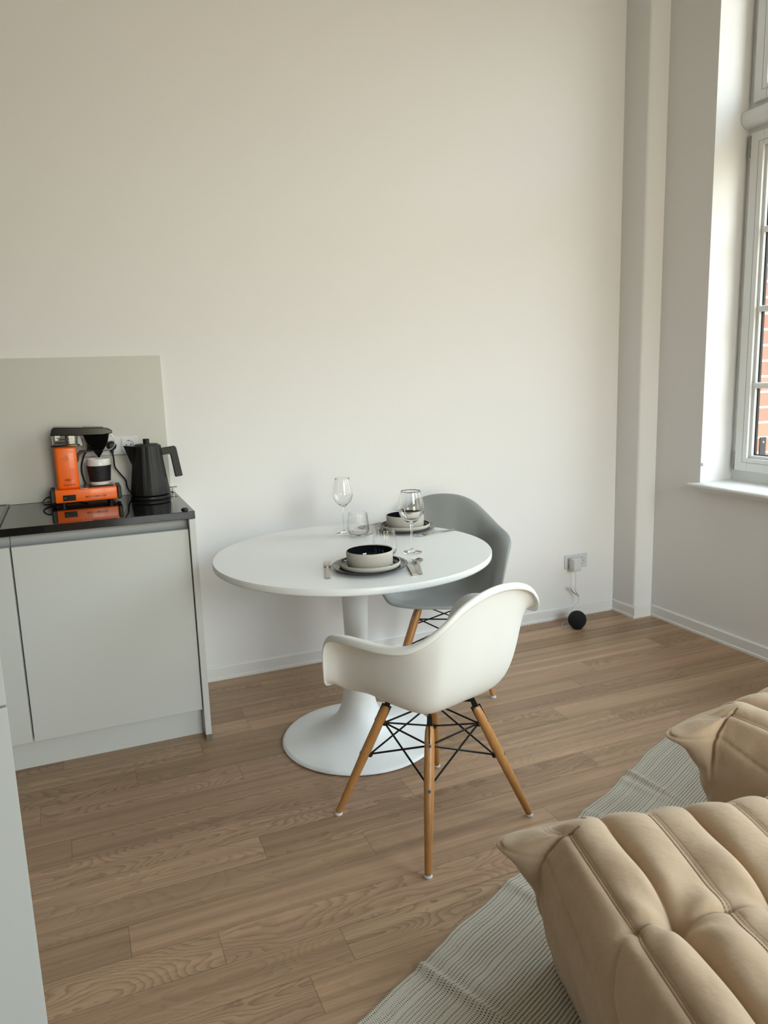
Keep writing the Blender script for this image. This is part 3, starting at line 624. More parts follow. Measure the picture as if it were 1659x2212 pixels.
# hotplate and mug rest
MB().box(0.012, 0.106, -0.040, 0.040, 0.066, 0.072, 0.002).obj('mug_plate', 'blkgloss', cm, smooth=False)
MB().box(-0.020, 0.010, -0.058, 0.055, 0.0655, 0.068, 0.0008).obj('front_insert', 'steel', cm, smooth=False)
cb = MB().tube([(-0.13, 0.0, 0.035), (-0.150, -0.01, 0.034), (-0.165, -0.02, 0.020), (-0.160, -0.02, 0.009), (-0.14, 0.0, 0.0045), (-0.11, 0.035, 0.0042), (-0.03, 0.072, 0.0065), (0.018, 0.078, 0.03), (0.0, 0.095, 0.075), (-0.008, 0.100, 0.13), (0.005, 0.102, 0.18), (0.028, 0.102, 0.215)], 0.0033, 8, smooth=6); cb.obj('cable', 'blkmatt', cm)
q = MB(); q.lathe([(0, 0.0), (0.0185, 0.0), (0.0185, 0.018), (0.012, 0.03), (0.008, 0.034), (0, 0.034)], 24); po = q.obj('plug', 'blkmatt', cm); po.location = (0.041, 0.1135, 0.2218); po.rotation_euler = (math.pi / 2, 0, 0)

# mug with silicone sleeve
mg = thing('mug', 'white porcelain tumbler mug with a black grip sleeve, under the coffee maker basket', 'mug', (0.0955, 3.31, 0.9887))
pr = [(0.0, 0.0), (0.036, 0.0), (0.0375, 0.003), (0.0385, 0.012), (0.0455, 0.080), (0.0452, 0.105), (0.0435, 0.106), (0.0415, 0.104), (0.0405, 0.08), (0.035, 0.015), (0.030, 0.006), (0.0, 0.006)]
MB().lathe(pr, 56).obj('cup', 'ceramic', mg, angle=60)
pr = [(0.0395, 0.0135)]
for i in range(25):
    z_ = 0.0135 + i * (0.078 - 0.0135) / 24; rr = 0.0385 + (z_ - 0.012) * 0.007 / 0.068 + 0.0022 + 0.0007 * math.sin(i * math.pi / 1.5); pr.append((rr, z_))
pr += [(0.0455, 0.0785), (0.044, 0.0785), (0.0387, 0.0135)]
MB().lathe(pr, 56, cap=False).obj('grip_sleeve', 'sleeve', mg, angle=60)

# kettle
kt = thing('kettle', 'matt black pleated electric kettle at the right end of the worktop', 'kettle', (0.287, 3.28, 0.9162), 0)
MB().lathe([(0, 0), (0.079, 0), (0.081, 0.004), (0.080, 0.013), (0.0, 0.013)], 56).obj('power_base', 'blkmatt', kt, angle=40)
NP = 14
def pleat(a, z_): return 1.0 + 0.035 * (1 - abs(((a * NP / (2 * math.pi)) % 1.0) * 2 - 1)) * (0.4 + 0.6 * min(1, z_ / 0.1))
pr = [(0.0, 0.016), (0.074, 0.016), (0.0785, 0.020), (0.079, 0.028), (0.073, 0.07), (0.066, 0.12), (0.060, 0.17), (0.056, 0.212), (0.055, 0.221), (0.050, 0.2235), (0.0, 0.2235)]
bd = MB().lathe(pr, NP * 6, fn=lambda a, z_: pleat(a, z_) if z_ < 0.2215 else 1.0); bd.obj('body', 'kettle', kt, angle=12)
# spout: wedge towards -x
q = MB(); A = [(-0.052, -0.030, 0.221), (-0.052, 0.030, 0.221), (-0.092, 0.004, 0.226), (-0.092, -0.004, 0.226)]; B = [(-0.061, -0.022, 0.140), (-0.061, 0.022, 0.140), (-0.067, 0.003, 0.150), (-0.067, -0.003, 0.150)]
q.add(A + B, [(0, 1, 2, 3), (4, 7, 6, 5), (0, 3, 7, 4), (3, 2, 6, 7), (2, 1, 5, 6), (1, 0, 4, 5)]); q.obj('spout', 'kettle', kt, smooth=False)
lo_ = MB().lathe([(0, 0.222), (0.047, 0.222), (0.047, 0.2265), (0.044, 0.228), (0.0, 0.229)], 48).obj('lid', 'kettle', kt, angle=40)
MB().lathe([(0, 0.228), (0.0125, 0.228), (0.013, 0.247), (0.012, 0.249), (0, 0.249)], 12).obj('lid_knob', 'kettle', lo_, angle=25)
hd = MB(); hd.prism([(0.052, 0.206), (0.052, 0.178), (0.086, 0.181), (0.093, 0.176), (0.106, 0.082), (0.136, 0.086), (0.118, 0.206), (0.112, 0.213), (0.058, 0.207)], -0.013, 0.013, 'y', bev=0.0025); hd.obj('handle', 'kettle', kt, smooth=False)
cb = MB().tube([(-0.131, 0.105, 0.19), (-0.128, 0.107, 0.165), (-0.126, 0.11, 0.13), (-0.108, 0.112, 0.10), (-0.088, 0.112, 0.07), (-0.084, 0.112, 0.04), (-0.07, 0.09, 0.012), (-0.06, 0.06, 0.0036), (-0.045, 0.03, 0.0036)], 0.0034, 8, smooth=6); cb.obj('cable', 'blkmatt', kt)
q = MB(); q.lathe([(0, 0.0), (0.0195, 0.0), (0.0205, 0.012), (0.018, 0.024), (0.010, 0.032), (0, 0.033)], 28); po = q.obj('plug', 'blkmatt', kt); po.location = (-0.131, 0.1372, 0.2195); po.rotation_euler = (math.pi / 2, 0, 0)
MB().tube([(-0.131, 0.110, 0.212), (-0.131, 0.107, 0.188)], [0.009, 0.005], 12).obj('plug_neck', 'blkmatt', po).matrix_parent_inverse = po.matrix_basis.inverted()

# ------------------------------------------------------------ table
tb = thing('dining_table', 'white round pedestal dining table with a trumpet foot', 'table', (0.936, 2.604, 0))
R = 0.517; pr = [(0, 0.725), (R - 0.006, 0.725), (R - 0.001, 0.7285), (R, 0.732), (R, 0.7465), (R - 0.0025, 0.75), (0, 0.75)]
MB().lathe(pr, 160).obj('tabletop', 'tabletop', tb, angle=40)
pr = [(0.0, 0.7245), (0.058, 0.7245), (0.052, 0.60), (0.047, 0.50), (0.044, 0.40), (0.044, 0.33), (0.0465, 0.27), (0.052, 0.22), (0.060, 0.176)]
MB().lathe(pr + [(0.0, 0.176)], 80).obj('stem', 'tablebase', tb, angle=50)
pr = [(0.0, 0.1755), (0.0603, 0.1755), (0.070, 0.135), (0.086, 0.100), (0.112, 0.070), (0.150, 0.046), (0.200, 0.030), (0.250, 0.020), (0.290, 0.0145), (0.3005, 0.010), (0.3035, 0.005), (0.300, 0.001), (0.0, 0.001)]
MB().lathe(pr, 128).obj('foot_disc', 'tablebase', tb, angle=50)
bpy.context.view_layer.update()

# ------------------------------------------------------------ crockery, glasses, cutlery
TZ = 0.7503
def place_setting(x, y, who):
    p = thing('dinner_plate', 'charcoal glazed dinner plate with raised rim, under the %s' % who, 'plate', (x, y, TZ), 0, 'dinner plates')
    MB().lathe([(0.0, 0.0), (0.085, 0.0), (0.100, 0.003), (0.122, 0.010), (0.1285, 0.0135), (0.130, 0.0155), (0.1285, 0.0165), (0.120, 0.014), (0.100, 0.0075), (0.088, 0.005), (0.0, 0.005)], 96).obj('plate', 'greyglaze', p, angle=60)
    s = thing('side_plate', 'cream stoneware side plate with black glazed inside, under the %s' % who, 'plate', (x, y, TZ + 0.0055), 0, 'side plates')
    MB().lathe([(0.0, 0.0), (0.082, 0.0), (0.0995, 0.004), (0.1035, 0.010), (0.104, 0.0195), (0.1025, 0.0205), (0.1012, 0.0195), (0.1012, 0.0185)], 96, cap=False).obj('rim_and_outside', 'stoneware', s, angle=60)
    MB().lathe([(0.1012, 0.0186), (0.1008, 0.012), (0.097, 0.0075), (0.085, 0.006), (0.0, 0.006)], 96, cap=False).obj('glazed_inside', 'glaze', s, angle=60)
    b = thing('bowl', 'straight-sided cream stoneware bowl with black glazed inside, on the %s' % ('place setting nearest the white chair' if 'front' in who else 'place setting nearest the grey chair'), 'bowl', (x, y, TZ + 0.0118), 0, 'bowls')
    MB().lathe([(0.0, 0.0), (0.070, 0.0), (0.075, 0.002), (0.078, 0.006), (0.0795, 0.045), (0.0795, 0.0525), (0.0785, 0.054), (0.077, 0.053), (0.0768, 0.051)], 96, cap=False).obj('rim_and_outside', 'stoneware', b, angle=60)
    MB().lathe([(0.0768, 0.0512), (0.0755, 0.03), (0.073, 0.010), (0.066, 0.005), (0.0, 0.005)], 96, cap=False).obj('glazed_inside', 'glaze', b, angle=60)
place_setting(0.897, 2.330, 'front bowl')
place_setting(1.268, 2.862, 'rear bowl')

def spline(prof, k=5):
    P = [Vector((p[0], p[1], 0)) for p in prof]; out, _ = crm(P, 1.0, k); return [(max(0.0, q_.x), q_.y) for q_ in out]
def wine_glass(x, y, H, R_, label):
    outer = spline([(0.0335, H), (0.037, H - 0.02), (R_, H - 0.065), (R_ - 0.0005, H - 0.085), (0.036, H - 0.108), (0.022, H - 0.126), (0.008, H - 0.134), (0.0045, H - 0.140)], 5) if False else spline([(R_ - 0.012, H), (R_ - 0.006, H - 0.025), (R_, H - 0.062), (R_ - 0.002, H - 0.078), (R_ - 0.010, H - 0.096), (R_ - 0.025, H - 0.111), (0.0075, H - 0.1215), (0.0042, H - 0.135)], 6)
    inner = spline([(R_ - 0.0129, H), (R_ - 0.0069, H - 0.025), (R_ - 0.0009, H - 0.062), (R_ - 0.0030, H - 0.077), (R_ - 0.0112, H - 0.0945), (R_ - 0.0262, H - 0.1085), (0.0, H - 0.1165)], 6)
    foot = spline([(0.0036, H - 0.15), (0.0036, 0.03), (0.0048, 0.014), (0.009, 0.0075), (0.02, 0.0045), (0.0345, 0.0018), (0.0352, 0.0008)], 5)
    prof = inner[::-1] + [(R_ - 0.01275, H + 0.00025), (R_ - 0.01245, H + 0.0004), (R_ - 0.01215, H + 0.00025)] + outer + foot + [(0.0345, 0.0), (0.0, 0.0)]
    o = MB().lathe(prof, 64).obj('wine_glass', 'glass', angle=80); o.location = (x, y, TZ); return tag(o, label, 'wine glass', 'wine glasses')
wine_glass(1.013, 2.915, 0.232, 0.0415, 'clear stemmed wine glass at the back of the table, nearer the wall')
wine_glass(1.118, 2.468, 0.229, 0.0475, 'clear stemmed wine glass in front of the rear bowl, above the soup spoon')
def tumbler(x, y, label):
    def fl_(a, z_): return 1.0 + 0.010 * math.cos(a * 24) * max(0.0, min(1, z_ / 0.02))
    outer = spline([(0.0, 0.0), (0.028, 0.0), (0.038, 0.004), (0.0435, 0.018), (0.0445, 0.03), (0.042, 0.06), (0.0385, 0.09), (0.0380, 0.094)], 4)
    inner = spline([(0.0365, 0.094), (0.037, 0.09), (0.0405, 0.06), (0.043, 0.03), (0.041, 0.018), (0.034, 0.010), (0.0, 0.007)], 4)
    # clean: keep monotone lathe
    b = MB(); b.lathe(outer, 96, fn=lambda a, z_: fl_(a, z_)); o1 = None
    b = MB(); pr_ = outer + inner; b.lathe(pr_, 224, fn=lambda a, z_: 1 + 0.010 * math.cos(a * 28))
    o = b.obj('tumbler', 'glass', angle=80); o.location = (x, y, TZ); return tag(o, label, 'glass', 'water tumblers')
tumbler(1.052, 2.852, 'clear ribbed water tumbler beside the back wine glass')
tumbler(1.017, 2.487, 'clear ribbed water tumbler behind the front bowl')

def strip(path, widths, th, mname, name, parent, zoff=None, cup=None):
    # flat metal blade: path of (y,z) along local y, widths per point, cup = sag of the centre
    b = MB(); n = len(path); m_ = 9; vs = []
    for i, ((y, z), w) in enumerate(zip(path, widths)):
        for s_ in (0, 1):
            for k in range(m_):
                f_ = -1 + 2 * k / (m_ - 1); c_ = (cup[i] if cup else 0) * (1 - f_ * f_)
                vs.append((f_ * w / 2, y, z - c_ + (th if s_ else 0)))
    L = 2 * m_
    fs = []
    for i in range(n - 1):
        for k in range(m_ - 1):
            a = i * L + k; fs.append((a, a + 1, a + L + 1, a + L)); a += m_; fs.append((a, a + L, a + L + 1, a + 1))
        for k in (0, m_ - 1): a = i * L + k; fs.append((a, a + L, a + L + m_, a + m_))
    fs.append(tuple(range(m_)) + tuple(range(2 * m_ - 1, m_ - 1, -1))); o = (n - 1) * L; fs.append(tuple(o + k for k in range(m_)) + tuple(o + k for k in range(2 * m_ - 1, m_ - 1, -1)))
    b.add(vs, fs); return b.obj(name, mname, parent, angle=50)
def ell(n, w, y0, y1, p=1.0):
    return [(y0 + (y1 - y0) * (0.5 - 0.5 * math.cos(math.pi * i / (n - 1))), max(0.0015, w * math.sin(math.pi * i / (n - 1)) ** p)) for i in range(n)]
def fork(loc, rz, label, flip=False):
    t = thing('fork', label, 'fork', loc, rz, 'forks')
    strip([(-0.100, 0.001), (-0.06, 0.002), (0.0, 0.007), (0.03, 0.008), (0.045, 0.004)], [0.017, 0.015, 0.009, 0.007, 0.008], 0.0025, 'steel', 'handle', t)
    pts = [(0.045, 0.0040), (0.050, 0.003), (0.056, 0.002), (0.064, 0.001), (0.070, 0.0012)]
    hdp = strip(pts, [0.008, 0.016, 0.023, 0.0245, 0.0245], 0.0018, 'steel', 'head', t, cup=[0, 0.0003, 0.0006, 0.0006, 0.0004])
    for k in range(4):
        x_ = -0.0103 + k * 0.00687
        q = MB(); q.tube([(x_, 0.068, 0.0022), (x_ * 0.98, 0.085, 0.003), (x_ * 0.93, 0.100, 0.007), (x_ * 0.9, 0.104, 0.0085)], [0.0016, 0.0016, 0.0012, 0.0007], 8, smooth=3)
        q.obj('tine', 'steel', t)
    return t
def spoon(loc, rz, label):
    t = thing('soup_spoon', label, 'spoon', loc, rz, 'soup spoons')
    strip([(-0.085, 0.001), (-0.05, 0.002), (0.0, 0.007), (0.03, 0.010), (0.048, 0.0095)], [0.017, 0.015, 0.010, 0.007, 0.008], 0.0025, 'steel', 'handle', t)
    e_ = ell(17, 0.041, 0.044, 0.096, 0.62)
    strip([(p[0], 0.0105) for p in e_], [p[1] for p in e_], 0.0012, 'steel', 'bowl', t, cup=[0.0095 * math.sin(math.pi * i / 16) ** 0.8 for i in range(17)])
    return t
def knife(loc, rz, label):
    t = thing('table_knife', label, 'knife', loc, rz, 'table knives')
    strip([(-0.105, 0.0005), (-0.06, 0.0005), (-0.002, 0.0006)], [0.017, 0.015, 0.011], 0.005, 'steel', 'handle', t)
    b = MB(); b.prism([(-0.0045, -0.004), (0.004, -0.004), (0.0055, 0.01), (0.0095, 0.03), (0.0098, 0.06), (0.006, 0.085), (-0.002, 0.104), (-0.0045, 0.102)], 0.0012, 0.0026, 'z'); b.obj('blade', 'steel', t, smooth=False)
    return t
def look(ax, ay, bx, by):   # rz that turns local +y from a towards b
    return math.atan2(-(bx - ax), by - ay)
fork((0.757, 2.366, TZ), look(0.714, 2.236, 0.799, 2.50), 'steel fork lying alone on the left of the front place setting')
knife((1.016, 2.268, TZ), look(0.989, 2.166, 1.043, 2.369), 'steel table knife beside the soup spoon, right of the front plates')
spoon((1.042, 2.251, TZ), look(1.005, 2.158, 1.090, 2.37), 'steel soup spoon with round bowl, right of the front plates')
fork((1.342, 2.722, TZ), look(1.413, 2.734, 1.248, 2.697), 'steel fork pointing left in front of the rear plates')
spoon((1.165, 3.000, TZ), look(1.25, 3.05, 1.135, 2.95), 'steel soup spoon half hidden left of the rear plates')
knife((1.150, 2.895, TZ), look(1.24, 2.98, 1.10, 2.85), 'steel table knife half hidden left of the rear plates')

# ------------------------------------------------------------ shell armchairs
RIM = [(0, -.285, .820), (.075, -.285, .812), (.140, -.276, .786), (.188, -.260, .747), (.226, -.232, .711), (.257, -.190, .684), (.281, -.125, .673), (.297, -.03, .670), (.298, .055, .663),
       (.290, .12, .646), (.278, .162, .606), (.266, .185, .553), (.254, .202, .50), (.238, .222, .46), (.200, .250, .434), (.10, .268, .426), (0, .270, .426)]
KNEE = [(0, -.208, .420), (.07, -.207, .418), (.125, -.198, .415), (.162, -.182, .412), (.183, -.155, .410), (.194, -.12, .410), (.203, -.07, .411), (.208, -.01, .412), (.210, .05, .413),
        (.210, .10, .414), (.208, .135, .415), (.204, .165, .416), (.199, .19, .418), (.188, .21, .419), (.15, .228, .420), (.08, .24, .420), (0, .24, .420)]
LIP = [.022, .024, .032, .042, .055, .066, .072, .074, .072, .064, .054, .044, .036, .026, .018, .012, .010]
def make_chair(name, shell_mat, label, loc, rz):
    t = thing(name, label, 'chair', loc, rz, 'shell armchairs at the table')
    st = [(RIM[i], KNEE[i], LIP[i]) for i in range(17)] + [((-RIM[i][0], *RIM[i][1:]), (-KNEE[i][0], *KNEE[i][1:]), LIP[i]) for i in range(15, 0, -1)]
    n0 = len(st); SUB = 5; stations = []
    def cr(a, b, c, d_, t_): return 0.5 * ((2 * b) + (c - a) * t_ + (2 * a - 5 * b + 4 * c - d_) * t_ * t_ + (3 * b - a - 3 * c + d_) * t_ ** 3)
    for i in range(n0):
        q = [st[(i + j) % n0] for j in (-1, 0, 1, 2)]
        for j in range(SUB):
            t_ = j / SUB
            stations.append((cr(*[Vector(z_[0]) for z_ in q], t_), cr(*[Vector(z_[1]) for z_ in q], t_), cr(*[z_[2] for z_ in q], t_)))
    ns = len(stations); NV = 24; rows = []
    B0 = Vector((0, 0.02, 0.410))
    for i in range(ns):
        Rm, K, lp = stations[i]
        tg = (stations[(i + 1) % ns][0] - stations[i - 1][0]); nrm = Vector((Rm.x, Rm.y * 0.9, 0)).normalized()
        hgt = max(0.0, min(1, (Rm.z - 0.45) / 0.15))
        Z = Vector((0, 0, 1)); hw = Rm.z - K.z
        c = [B0, B0.lerp(K, 0.45) - Z * 0.003, K.lerp(B0, 0.12) - Z * 0.006, K + Z * 0.03 * hgt + nrm * 0.020 * hgt, K.lerp(Rm - nrm * lp, 0.5), Rm - nrm * lp * 1.28 - Z * 0.06 * hgt, Rm - nrm * lp * 0.75 + Z * 0.004 * hgt, Rm]
        row = []
        for k in range(NV + 1):
            u = k / NV; pts = list(c)
            while len(pts) > 1: pts = [pts[j].lerp(pts[j + 1], u) for j in range(len(pts) - 1)]
            row.append(pts[0])
        row += [row[-1] + nrm * 0.004 - Z * 0.0035, row[-1] + nrm * 0.0055 - Z * (0.009 + 0.010 * hgt)]
        rows.append(row)
    m_ = len(rows[0]); b = MB(); vs = [B0] ; 
    for i in range(ns): vs += rows[i][1:]
    L = m_ - 1; fs = []
    for i in range(ns):
        j = (i + 1) % ns; fs.append((0, 1 + i * L, 1 + j * L))
        for k in range(L - 1): fs.append((1 + i * L + k, 1 + i * L + k + 1, 1 + j * L + k + 1, 1 + j * L + k))
    b.add(vs, fs); sh = b.obj('seat_shell', shell_mat, t, angle=180)
    sm = sh.modifiers.new('thick', 'SOLIDIFY'); sm.thickness = 0.006; sm.offset = 0.0
    sm2 = sh.modifiers.new('sub', 'SUBSURF'); sm2.levels = 1; sm2.render_levels = 1
    # dowel legs with slot, bolts, glide
    top = {}; low = {}
    for sx_ in (-1, 1):
        for sy_ in (-1, 1):
            F_ = Vector((0.221 * sx_, 0.211 * sy_, 0.008)); T_ = Vector((0.098 * sx_, 0.098 * sy_, 0.375))
            P = lambda u: F_.lerp(T_, u)
            q = MB(); q.tube([P(0), P(0.02), P(0.3), P(0.6), P(0.9), P(0.97), P(1)], [0.0095, 0.0105, 0.0132, 0.0155, 0.0150, 0.0135, 0.0105], 20)
            lg = q.obj('leg', 'beech', t)
            outw = Vector((sx_, sy_, 0)).normalized(); ax = (T_ - F_).normalized(); on = (outw - ax * outw.dot(ax)).normalized(); side = ax.cross(on)
            for u, rr in ((0.86, 0.0150), (0.55, 0.0150)):
                c_ = P(u) + on * (rr - 0.001); qb = MB(); qb.tube([c_, c_ + on * 0.0025], [0.0066, 0.006], 16); bo = qb.obj('bolt', 'chrome', lg); qb = MB(); qb.tube([c_ + on * 0.0026, c_ + on * 0.0029], 0.0026, 6); qb.obj('hex_socket', 'blackmetal', bo)
            g = MB().lathe([(0.0, 0.0), (0.012, 0.0), (0.0125, 0.004), (0.0095, 0.0085), (0, 0.0085)], 20, F_.x, F_.y, 0.0); g.obj('glide', 'glide', lg)
            # slot plate: vertical black metal tongue let into the leg top
            a0, a1 = P(0.86), T_ + ax * 0.002; q = MB()
            vs = [];
            for (pp, hw) in ((a0, 0.0158), (a1, 0.0158)):
                for s1 in (-1, 1):
                    for s2 in (-1, 1): vs.append(pp + on * hw * s1 + side * 0.0016 * s2)
            q.add(vs, [(0, 1, 3, 2), (4, 6, 7, 5), (0, 4, 5, 1), (2, 3, 7, 6), (0, 2, 6, 4), (1, 5, 7, 3)]); q.obj('slot_plate', 'blackmetal', lg, smooth=False)
            top[(sx_, sy_)] = P(0.86) - on * 0.016; low[(sx_, sy_)] = P(0.57) - on * 0.016
            # bracket from tongue up to the shell
            qb = MB(); up = Vector((0.090 * sx_, 0.090 * sy_, 0.402)); qb.tube([T_ - ax * 0.01, T_ + ax * 0.012, up], [0.0125, 0.011, 0.010], 4); qb.obj('bracket', 'blackmetal', t, smooth=False)
    corners = [(-1, -1), (1, -1), (1, 1), (-1, 1)]
    for i in range(4):
        a, c_ = corners[i], corners[(i + 1) % 4]
        for (p, q_) in ((top[a], low[c_]), (low[a], top[c_]), (top[a], top[c_])):
            off = Vector((0, 0, 0)); mb = MB(); mb.tube([p + off, q_ + off], 0.0031, 10); mb.obj('brace_rod', 'blackmetal', t)
    for c_ in corners:
        for dct in (top, low):
            p = dct[c_]; mb = MB(); mb.tube([p + Vector((0, 0, -0.009)), p + Vector((0, 0, -0.004)), p + Vector((0, 0, 0.006))], [0.0055, 0.0082, 0.0055], 10); mb.obj('brace_nut', 'blackmetal', t)
    q = MB(); 
    for s_ in (-1, 1): q.tube([(-0.095 * s_, -0.095, 0.395), (0.0, 0.0, 0.397), (0.095 * s_, 0.095, 0.395)], 0.006, 6)
    q.obj('under_frame', 'blackmetal', t)
    return t
make_chair('armchair', 'shellwhite', 'white moulded shell armchair with beech dowel legs in front of the table', (0.957, 2.0, 0), math.atan2(0.30, 0.954))
make_chair('armchair', 'shellgrey', 'grey moulded shell armchair with beech dowel legs behind the table by the wall', (1.497, 2.978, 0), math.radians(241 - 90))

# ------------------------------------------------------------ rug
EA = Vector((0.452, 1.357)); ED = (Vector((2.03, 2.10)) - EA).normalized(); EN = Vector((ED.y, -ED.x))
nu, nv = 600, 110; L0, L1, WD = -0.75, 1.78, 1.5; vs = []; uvs = []; fs = []
wr_ = [(0.212, -0.03, 0.011, 0.011), (0.26, -0.05, 0.006, 0.03), (0.60, -0.08, 0.006, 0.022), (1.04, 0.10, 0.005, 0.02), (1.355, -0.30, 0.012, 0.015), (1.30, -0.2, 0.006, 0.02), (-0.1, 0.2, 0.006, 0.02)]
for i in range(nu + 1):
    u = L0 + (L1 - L0) * i / nu
    for j in range(nv + 1):
        v = WD * (j / nv) ** 1.4
        z = 0.004 + 0.0008 * math.sin(u * 23 + v * 9); sh = 0.0
        for (uc, sl, hh, wd) in wr_:
            dd = (u - uc - sl * v); fall = math.exp(-(v / (0.45 if uc < 0.9 else 0.20)) ** 2)
            z += hh * math.exp(-(dd / wd) ** 2) * fall; sh += 0.10 * hh * math.tanh(dd / wd) * fall
        ed = 0.004 * math.sin(u * 11) + 0.003 * math.sin(u * 27 + 1)
        p = EA + ED * u + EN * (v + ed * math.exp(-v * 8))
        if j == 0: z = max(0.0012, z - 0.003)
        vs.append((p.x, p.y, z)); uvs.append((u + sh * 2, v))
for i in range(nu):
    for j in range(nv):
        a = i * (nv + 1) + j; fs.append((a, a + nv + 1, a + nv + 2, a + 1))
b = MB(); b.add(vs, fs); rg = b.obj('rug', 'rug', uvs=uvs, angle=180)
if rg.data.polygons[0].normal.z < 0:
    rg.data.flip_normals()
sm = rg.modifiers.new('thick', 'SOLIDIFY'); sm.thickness = 0.003; sm.offset = -1.0
for v_ in rg.data.vertices: v_.co.z += 0.003
tag(rg, 'flat woven rug in off-white with black flecks, wrinkled, under the tan loungers', 'rug')

# ------------------------------------------------------------ quilted suede loungers
def lounger(name, label, origin, ax, W, D, H, seams, crease_t, ear=0.118, e_front=1.0):
    """origin = far left corner on the floor; ax = 2D unit vector along the channels' spacing (s); t runs at right angles towards the camera"""
    a = Vector(ax).normalized(); rz = math.atan2(a.y, a.x)
    t_ = thing(name, label, 'lounge seat', (origin[0], origin[1], 0.012), rz, 'tan suede loungers')
    z0 = 0.0
    rT = 0.112        # top rounding and corner rounding
    kinds = seams                 # list of (s, kind) kind 'd' double stitched, 'b' button channel
    def lines(n_, L_, dense):     # param lines with extra density
        return [L_ * i / n_ for i in range(n_ + 1)]
    NS, NT, NZ = 300, 260, 60
    ss = lines(NS, W, 0); ts = lines(NT, D, 0); zs = lines(NZ, H, 0)
    def quilt(s, t):
        dz = 0.0; k = [q[0] for q in kinds]
        # pillow between seams
        edges = [-0.06] + k + [W + 0.06]
        for i in range(len(edges) - 1):
            if edges[i] <= s < edges[i + 1]:
                u = (s - edges[i]) / (edges[i + 1] - edges[i]); dz += 0.019 * (max(0.0, 1 - (2 * u - 1) ** 2) ** 0.62) - 0.012; break
        for (sc, kd) in kinds:
            ds = s - sc
            if kd == 'd':
                if abs(ds) < 0.02: dz += 0.0050 * math.exp(-(ds / 0.006) ** 2) - 0.0022 * math.exp(-((abs(ds) - 0.0075) / 0.0016) ** 2)
            else:
                dz -= 0.021 * math.exp(-abs(ds) / 0.010)
        if crease_t is not None:
            for tc_ in crease_t:
                # arcs between button and stitched seam
                arc = 0.0
                near = min([abs(s - sc) for sc, kd in kinds if kd == 'b'] or [1])
                arc = 0.006 * math.exp(-(near / 0.03) ** 2)
                dt = t - (tc_ + arc)
                dz -= (0.016 * math.exp(-abs(dt) / 0.011) + 0.012 * math.exp(-(dt / 0.06) ** 2)) * 1.0
                for (sc, kd) in kinds:
                    if kd == 'b':
                        rr = math.hypot(s - sc, (t - tc_ - 0.006) * 0.75); dz -= 0.030 * math.exp(-(rr / 0.032) ** 1.3)
                        # radiating tension folds
                        ang = math.atan2(t - tc_ - 0.006, s - sc)
                        dz += 0.0060 * math.cos(5 * ang + sc * 9) * math.exp(-((rr - 0.08) / 0.05) ** 2)
        return dz
    idx = {}; vs = []
    def P(s, t, z):
        cs = min(max(s, rT), W - rT); ct = min(max(t, rT), D - rT); cz = min(z, H - rT)
        v = Vector((s - cs, t - ct, z - cz)); hs = abs(s - cs); ht = abs(t - ct)
        if v.length > 1e-9:
            # map box surface point to rounded surface
            mx = max(abs(v.x), abs(v.y), abs(v.z)); n_ = v.normalized(); q = Vector((cs, ct, cz)) + n_ * mx
        else: n_ = Vector((0, 0, 1)); q = Vector((s, t, z))
        # quilt displacement (not on the end faces)
        m_ = 1 - min(1, max(0, (abs(n_.x) - 0.45) / 0.4)); m_ = m_ * m_ * (3 - 2 * m_)
        low = min(1.0, max(0.0, (z - 0.05) / 0.10))
        if m_ > 0 and n_.length > 0:
            tt = t if abs(n_.y) < 0.9 else (ct + (-1 if n_.y < 0 else 1) * (rT + (H - rT - z)))
            edge_ = 1 - 0.6 * min(1.0, max(0.0, -n_.y) * 1.4)
            q = q + n_ * quilt(s, tt) * m_ * low * edge_
        if s < W / 2 and abs(n_.x) > 0.05 or s > W / 2 and abs(n_.x) > 0.05:
            # cross crease runs over the ends, slack folds of the end panels
            for tc_ in (crease_t or []):
                sg = t - tc_ - 0.006 - max(0.0, H - 0.01 - q.z) * 0.55
                q = q - Vector((n_.x, 0, 0)) * 0.009 * math.exp(-abs(sg) / 0.012) * (1 if z > 0.22 else 0.6) * low
        # belly of the sides and horizontal seam
        horiz = Vector((n_.x, n_.y, 0))
        if horiz.length > 0.3:
            hn = horiz.normalized()
            seam = 0.30 - 0.06 * min(1.0, max(0.0, (ct - rT) / 0.25)) if abs(hn.x) > 0.5 else 0.25
            bel = 0.008 * math.sin(math.pi * min(1, max(0, q.z / (H - 0.05))))
            q = q + hn * (bel - 0.035 * (1 - min(1, q.z / 0.20)) ** 1.5)
            if abs(hn.x) > 0.3: q = q + hn * (-0.007 * math.exp(-abs(q.z - seam) / 0.0045)) * horiz.length
            # pinched ears at the corners
            cn = 2 * abs(hn.x * hn.y); zz = (q.z - 0.30)
            if cn > 0.02:
                w_ = (cn ** 1.7) * math.exp(-(abs(zz) / (0.05 if zz > 0 else 0.085)) ** 1.8)
                dirn = Vector((hn.x * 1.15, hn.y * 0.75, 0))
                q = q + dirn * ear * w_ + Vector((0, 0, -zz * 0.45 * w_ - 0.018 * w_))
                fold = math.exp(-((cn - 0.34) / 0.12) ** 2) * math.exp(-(zz / 0.09) ** 2)
                q = q - hn * 0.024 * fold
                q = q - hn * (0.010 * math.exp(-abs(zz) / 0.005) * cn) + hn * 0.004 * cn * math.sin(zz * 70 + cn * 9)
        wob = 0.0025 * math.sin(q.x * 31 + q.z * 17) * math.sin(q.y * 23 + q.z * 29)
        q = q + n_ * wob * low
        return q
    def vid(s, t, z, key):
        if key not in idx: idx[key] = len(vs); vs.append(P(s, t, z))
        return idx[key]
    fs = []
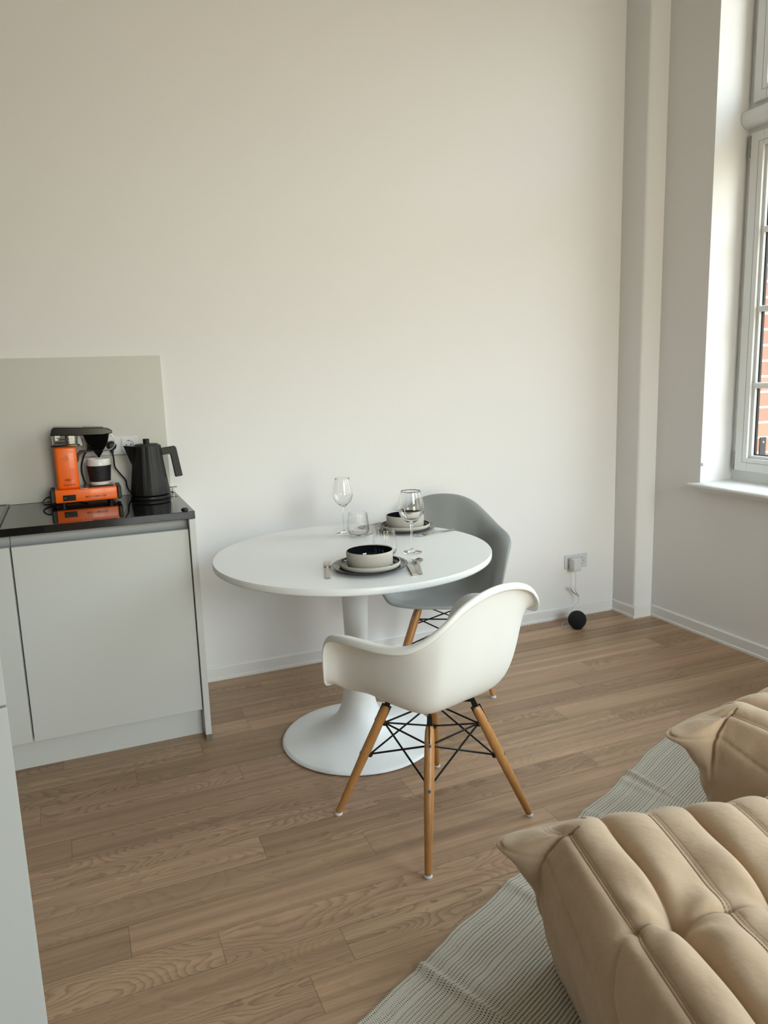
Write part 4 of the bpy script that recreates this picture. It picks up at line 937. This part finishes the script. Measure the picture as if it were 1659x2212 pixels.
    for i in range(NS):
        for j in range(NT):
            fs.append([vid(ss[i + p_], ts[j + q_], H, (i + p_, j + q_, NZ)) for p_, q_ in ((0, 0), (0, 1), (1, 1), (1, 0))])
    for k in range(NZ):
        for i in range(NS):
            for jj in (0, NT): fs.append([vid(ss[i + p_], ts[jj], zs[k + q_], (i + p_, jj, k + q_)) for p_, q_ in ((0, 0), (0, 1), (1, 1), (1, 0))])
        for j in range(NT):
            for ii in (0, NS): fs.append([vid(ss[ii], ts[j + p_], zs[k + q_], (ii, j + p_, k + q_)) for p_, q_ in ((0, 0), (0, 1), (1, 1), (1, 0))])
    ring = [vid(ss[i], 0, 0, (i, 0, 0)) for i in range(NS)] + [vid(W, ts[j], 0, (NS, j, 0)) for j in range(NT)] + [vid(ss[i], D, 0, (i, NT, 0)) for i in range(NS, 0, -1)] + [vid(0, ts[j], 0, (0, j, 0)) for j in range(NT, 0, -1)]
    fs.append(ring)
    # local frame: x = s, y = -t
    b = MB(); b.add([(v.x, -v.y, v.z) for v in vs], fs); o = b.obj('cushion_body', 'suede', t_, angle=180)
    # stitching rows along the double seams
    for (sc, kd) in kinds:
        if kd != 'd': continue
        q = MB()
        for off in (-0.0045, 0.0045):
            t = 0.085
            while t < D - 0.085:
                s_ = sc + off; A = P(s_, t, H); B = P(s_, t + 0.0042, H)
                A = Vector((A.x, -A.y, A.z + 0.0004)); B = Vector((B.x, -B.y, B.z + 0.0004))
                q.tube([A, B], 0.00055, 4); t += 0.0062
        q.obj('stitching', 'stitch', t_)
    return t_
A1 = Vector((0.97, -0.24)).normalized(); B1 = Vector((-0.24, -0.97)).normalized()
c1 = Vector((0.956, 1.341)); S1 = 0.050
O1 = c1 - A1 * S1 - B1 * 0.035
sm1 = [(S1, 'd')] + [(S1 + 0.105 * k_, 'b' if k_ % 2 else 'd') for k_ in range(1, 7)]
lounger('lounge_seat', 'large tan suede quilted lounge seat in the lower right foreground, with a pinched corner', O1, A1, 0.745, 0.98, 0.375, sm1, [0.392])
A2 = Vector((0.99, 0.14)).normalized(); B2 = Vector((A2.y, -A2.x)); c2 = Vector((1.715, 1.622)); S2 = 0.050
O2 = c2 - A2 * S2 - B2 * 0.035
sm2_ = [(S2, 'd')] + [(S2 + 0.108 * k_, 'b' if k_ % 2 else 'd') for k_ in range(1, 8)]
lounger('lounge_seat', 'tan suede quilted lounge seat farther back at the right edge, behind the foreground one', O2, A2, 0.85, 0.90, 0.375, sm2_, [0.42])
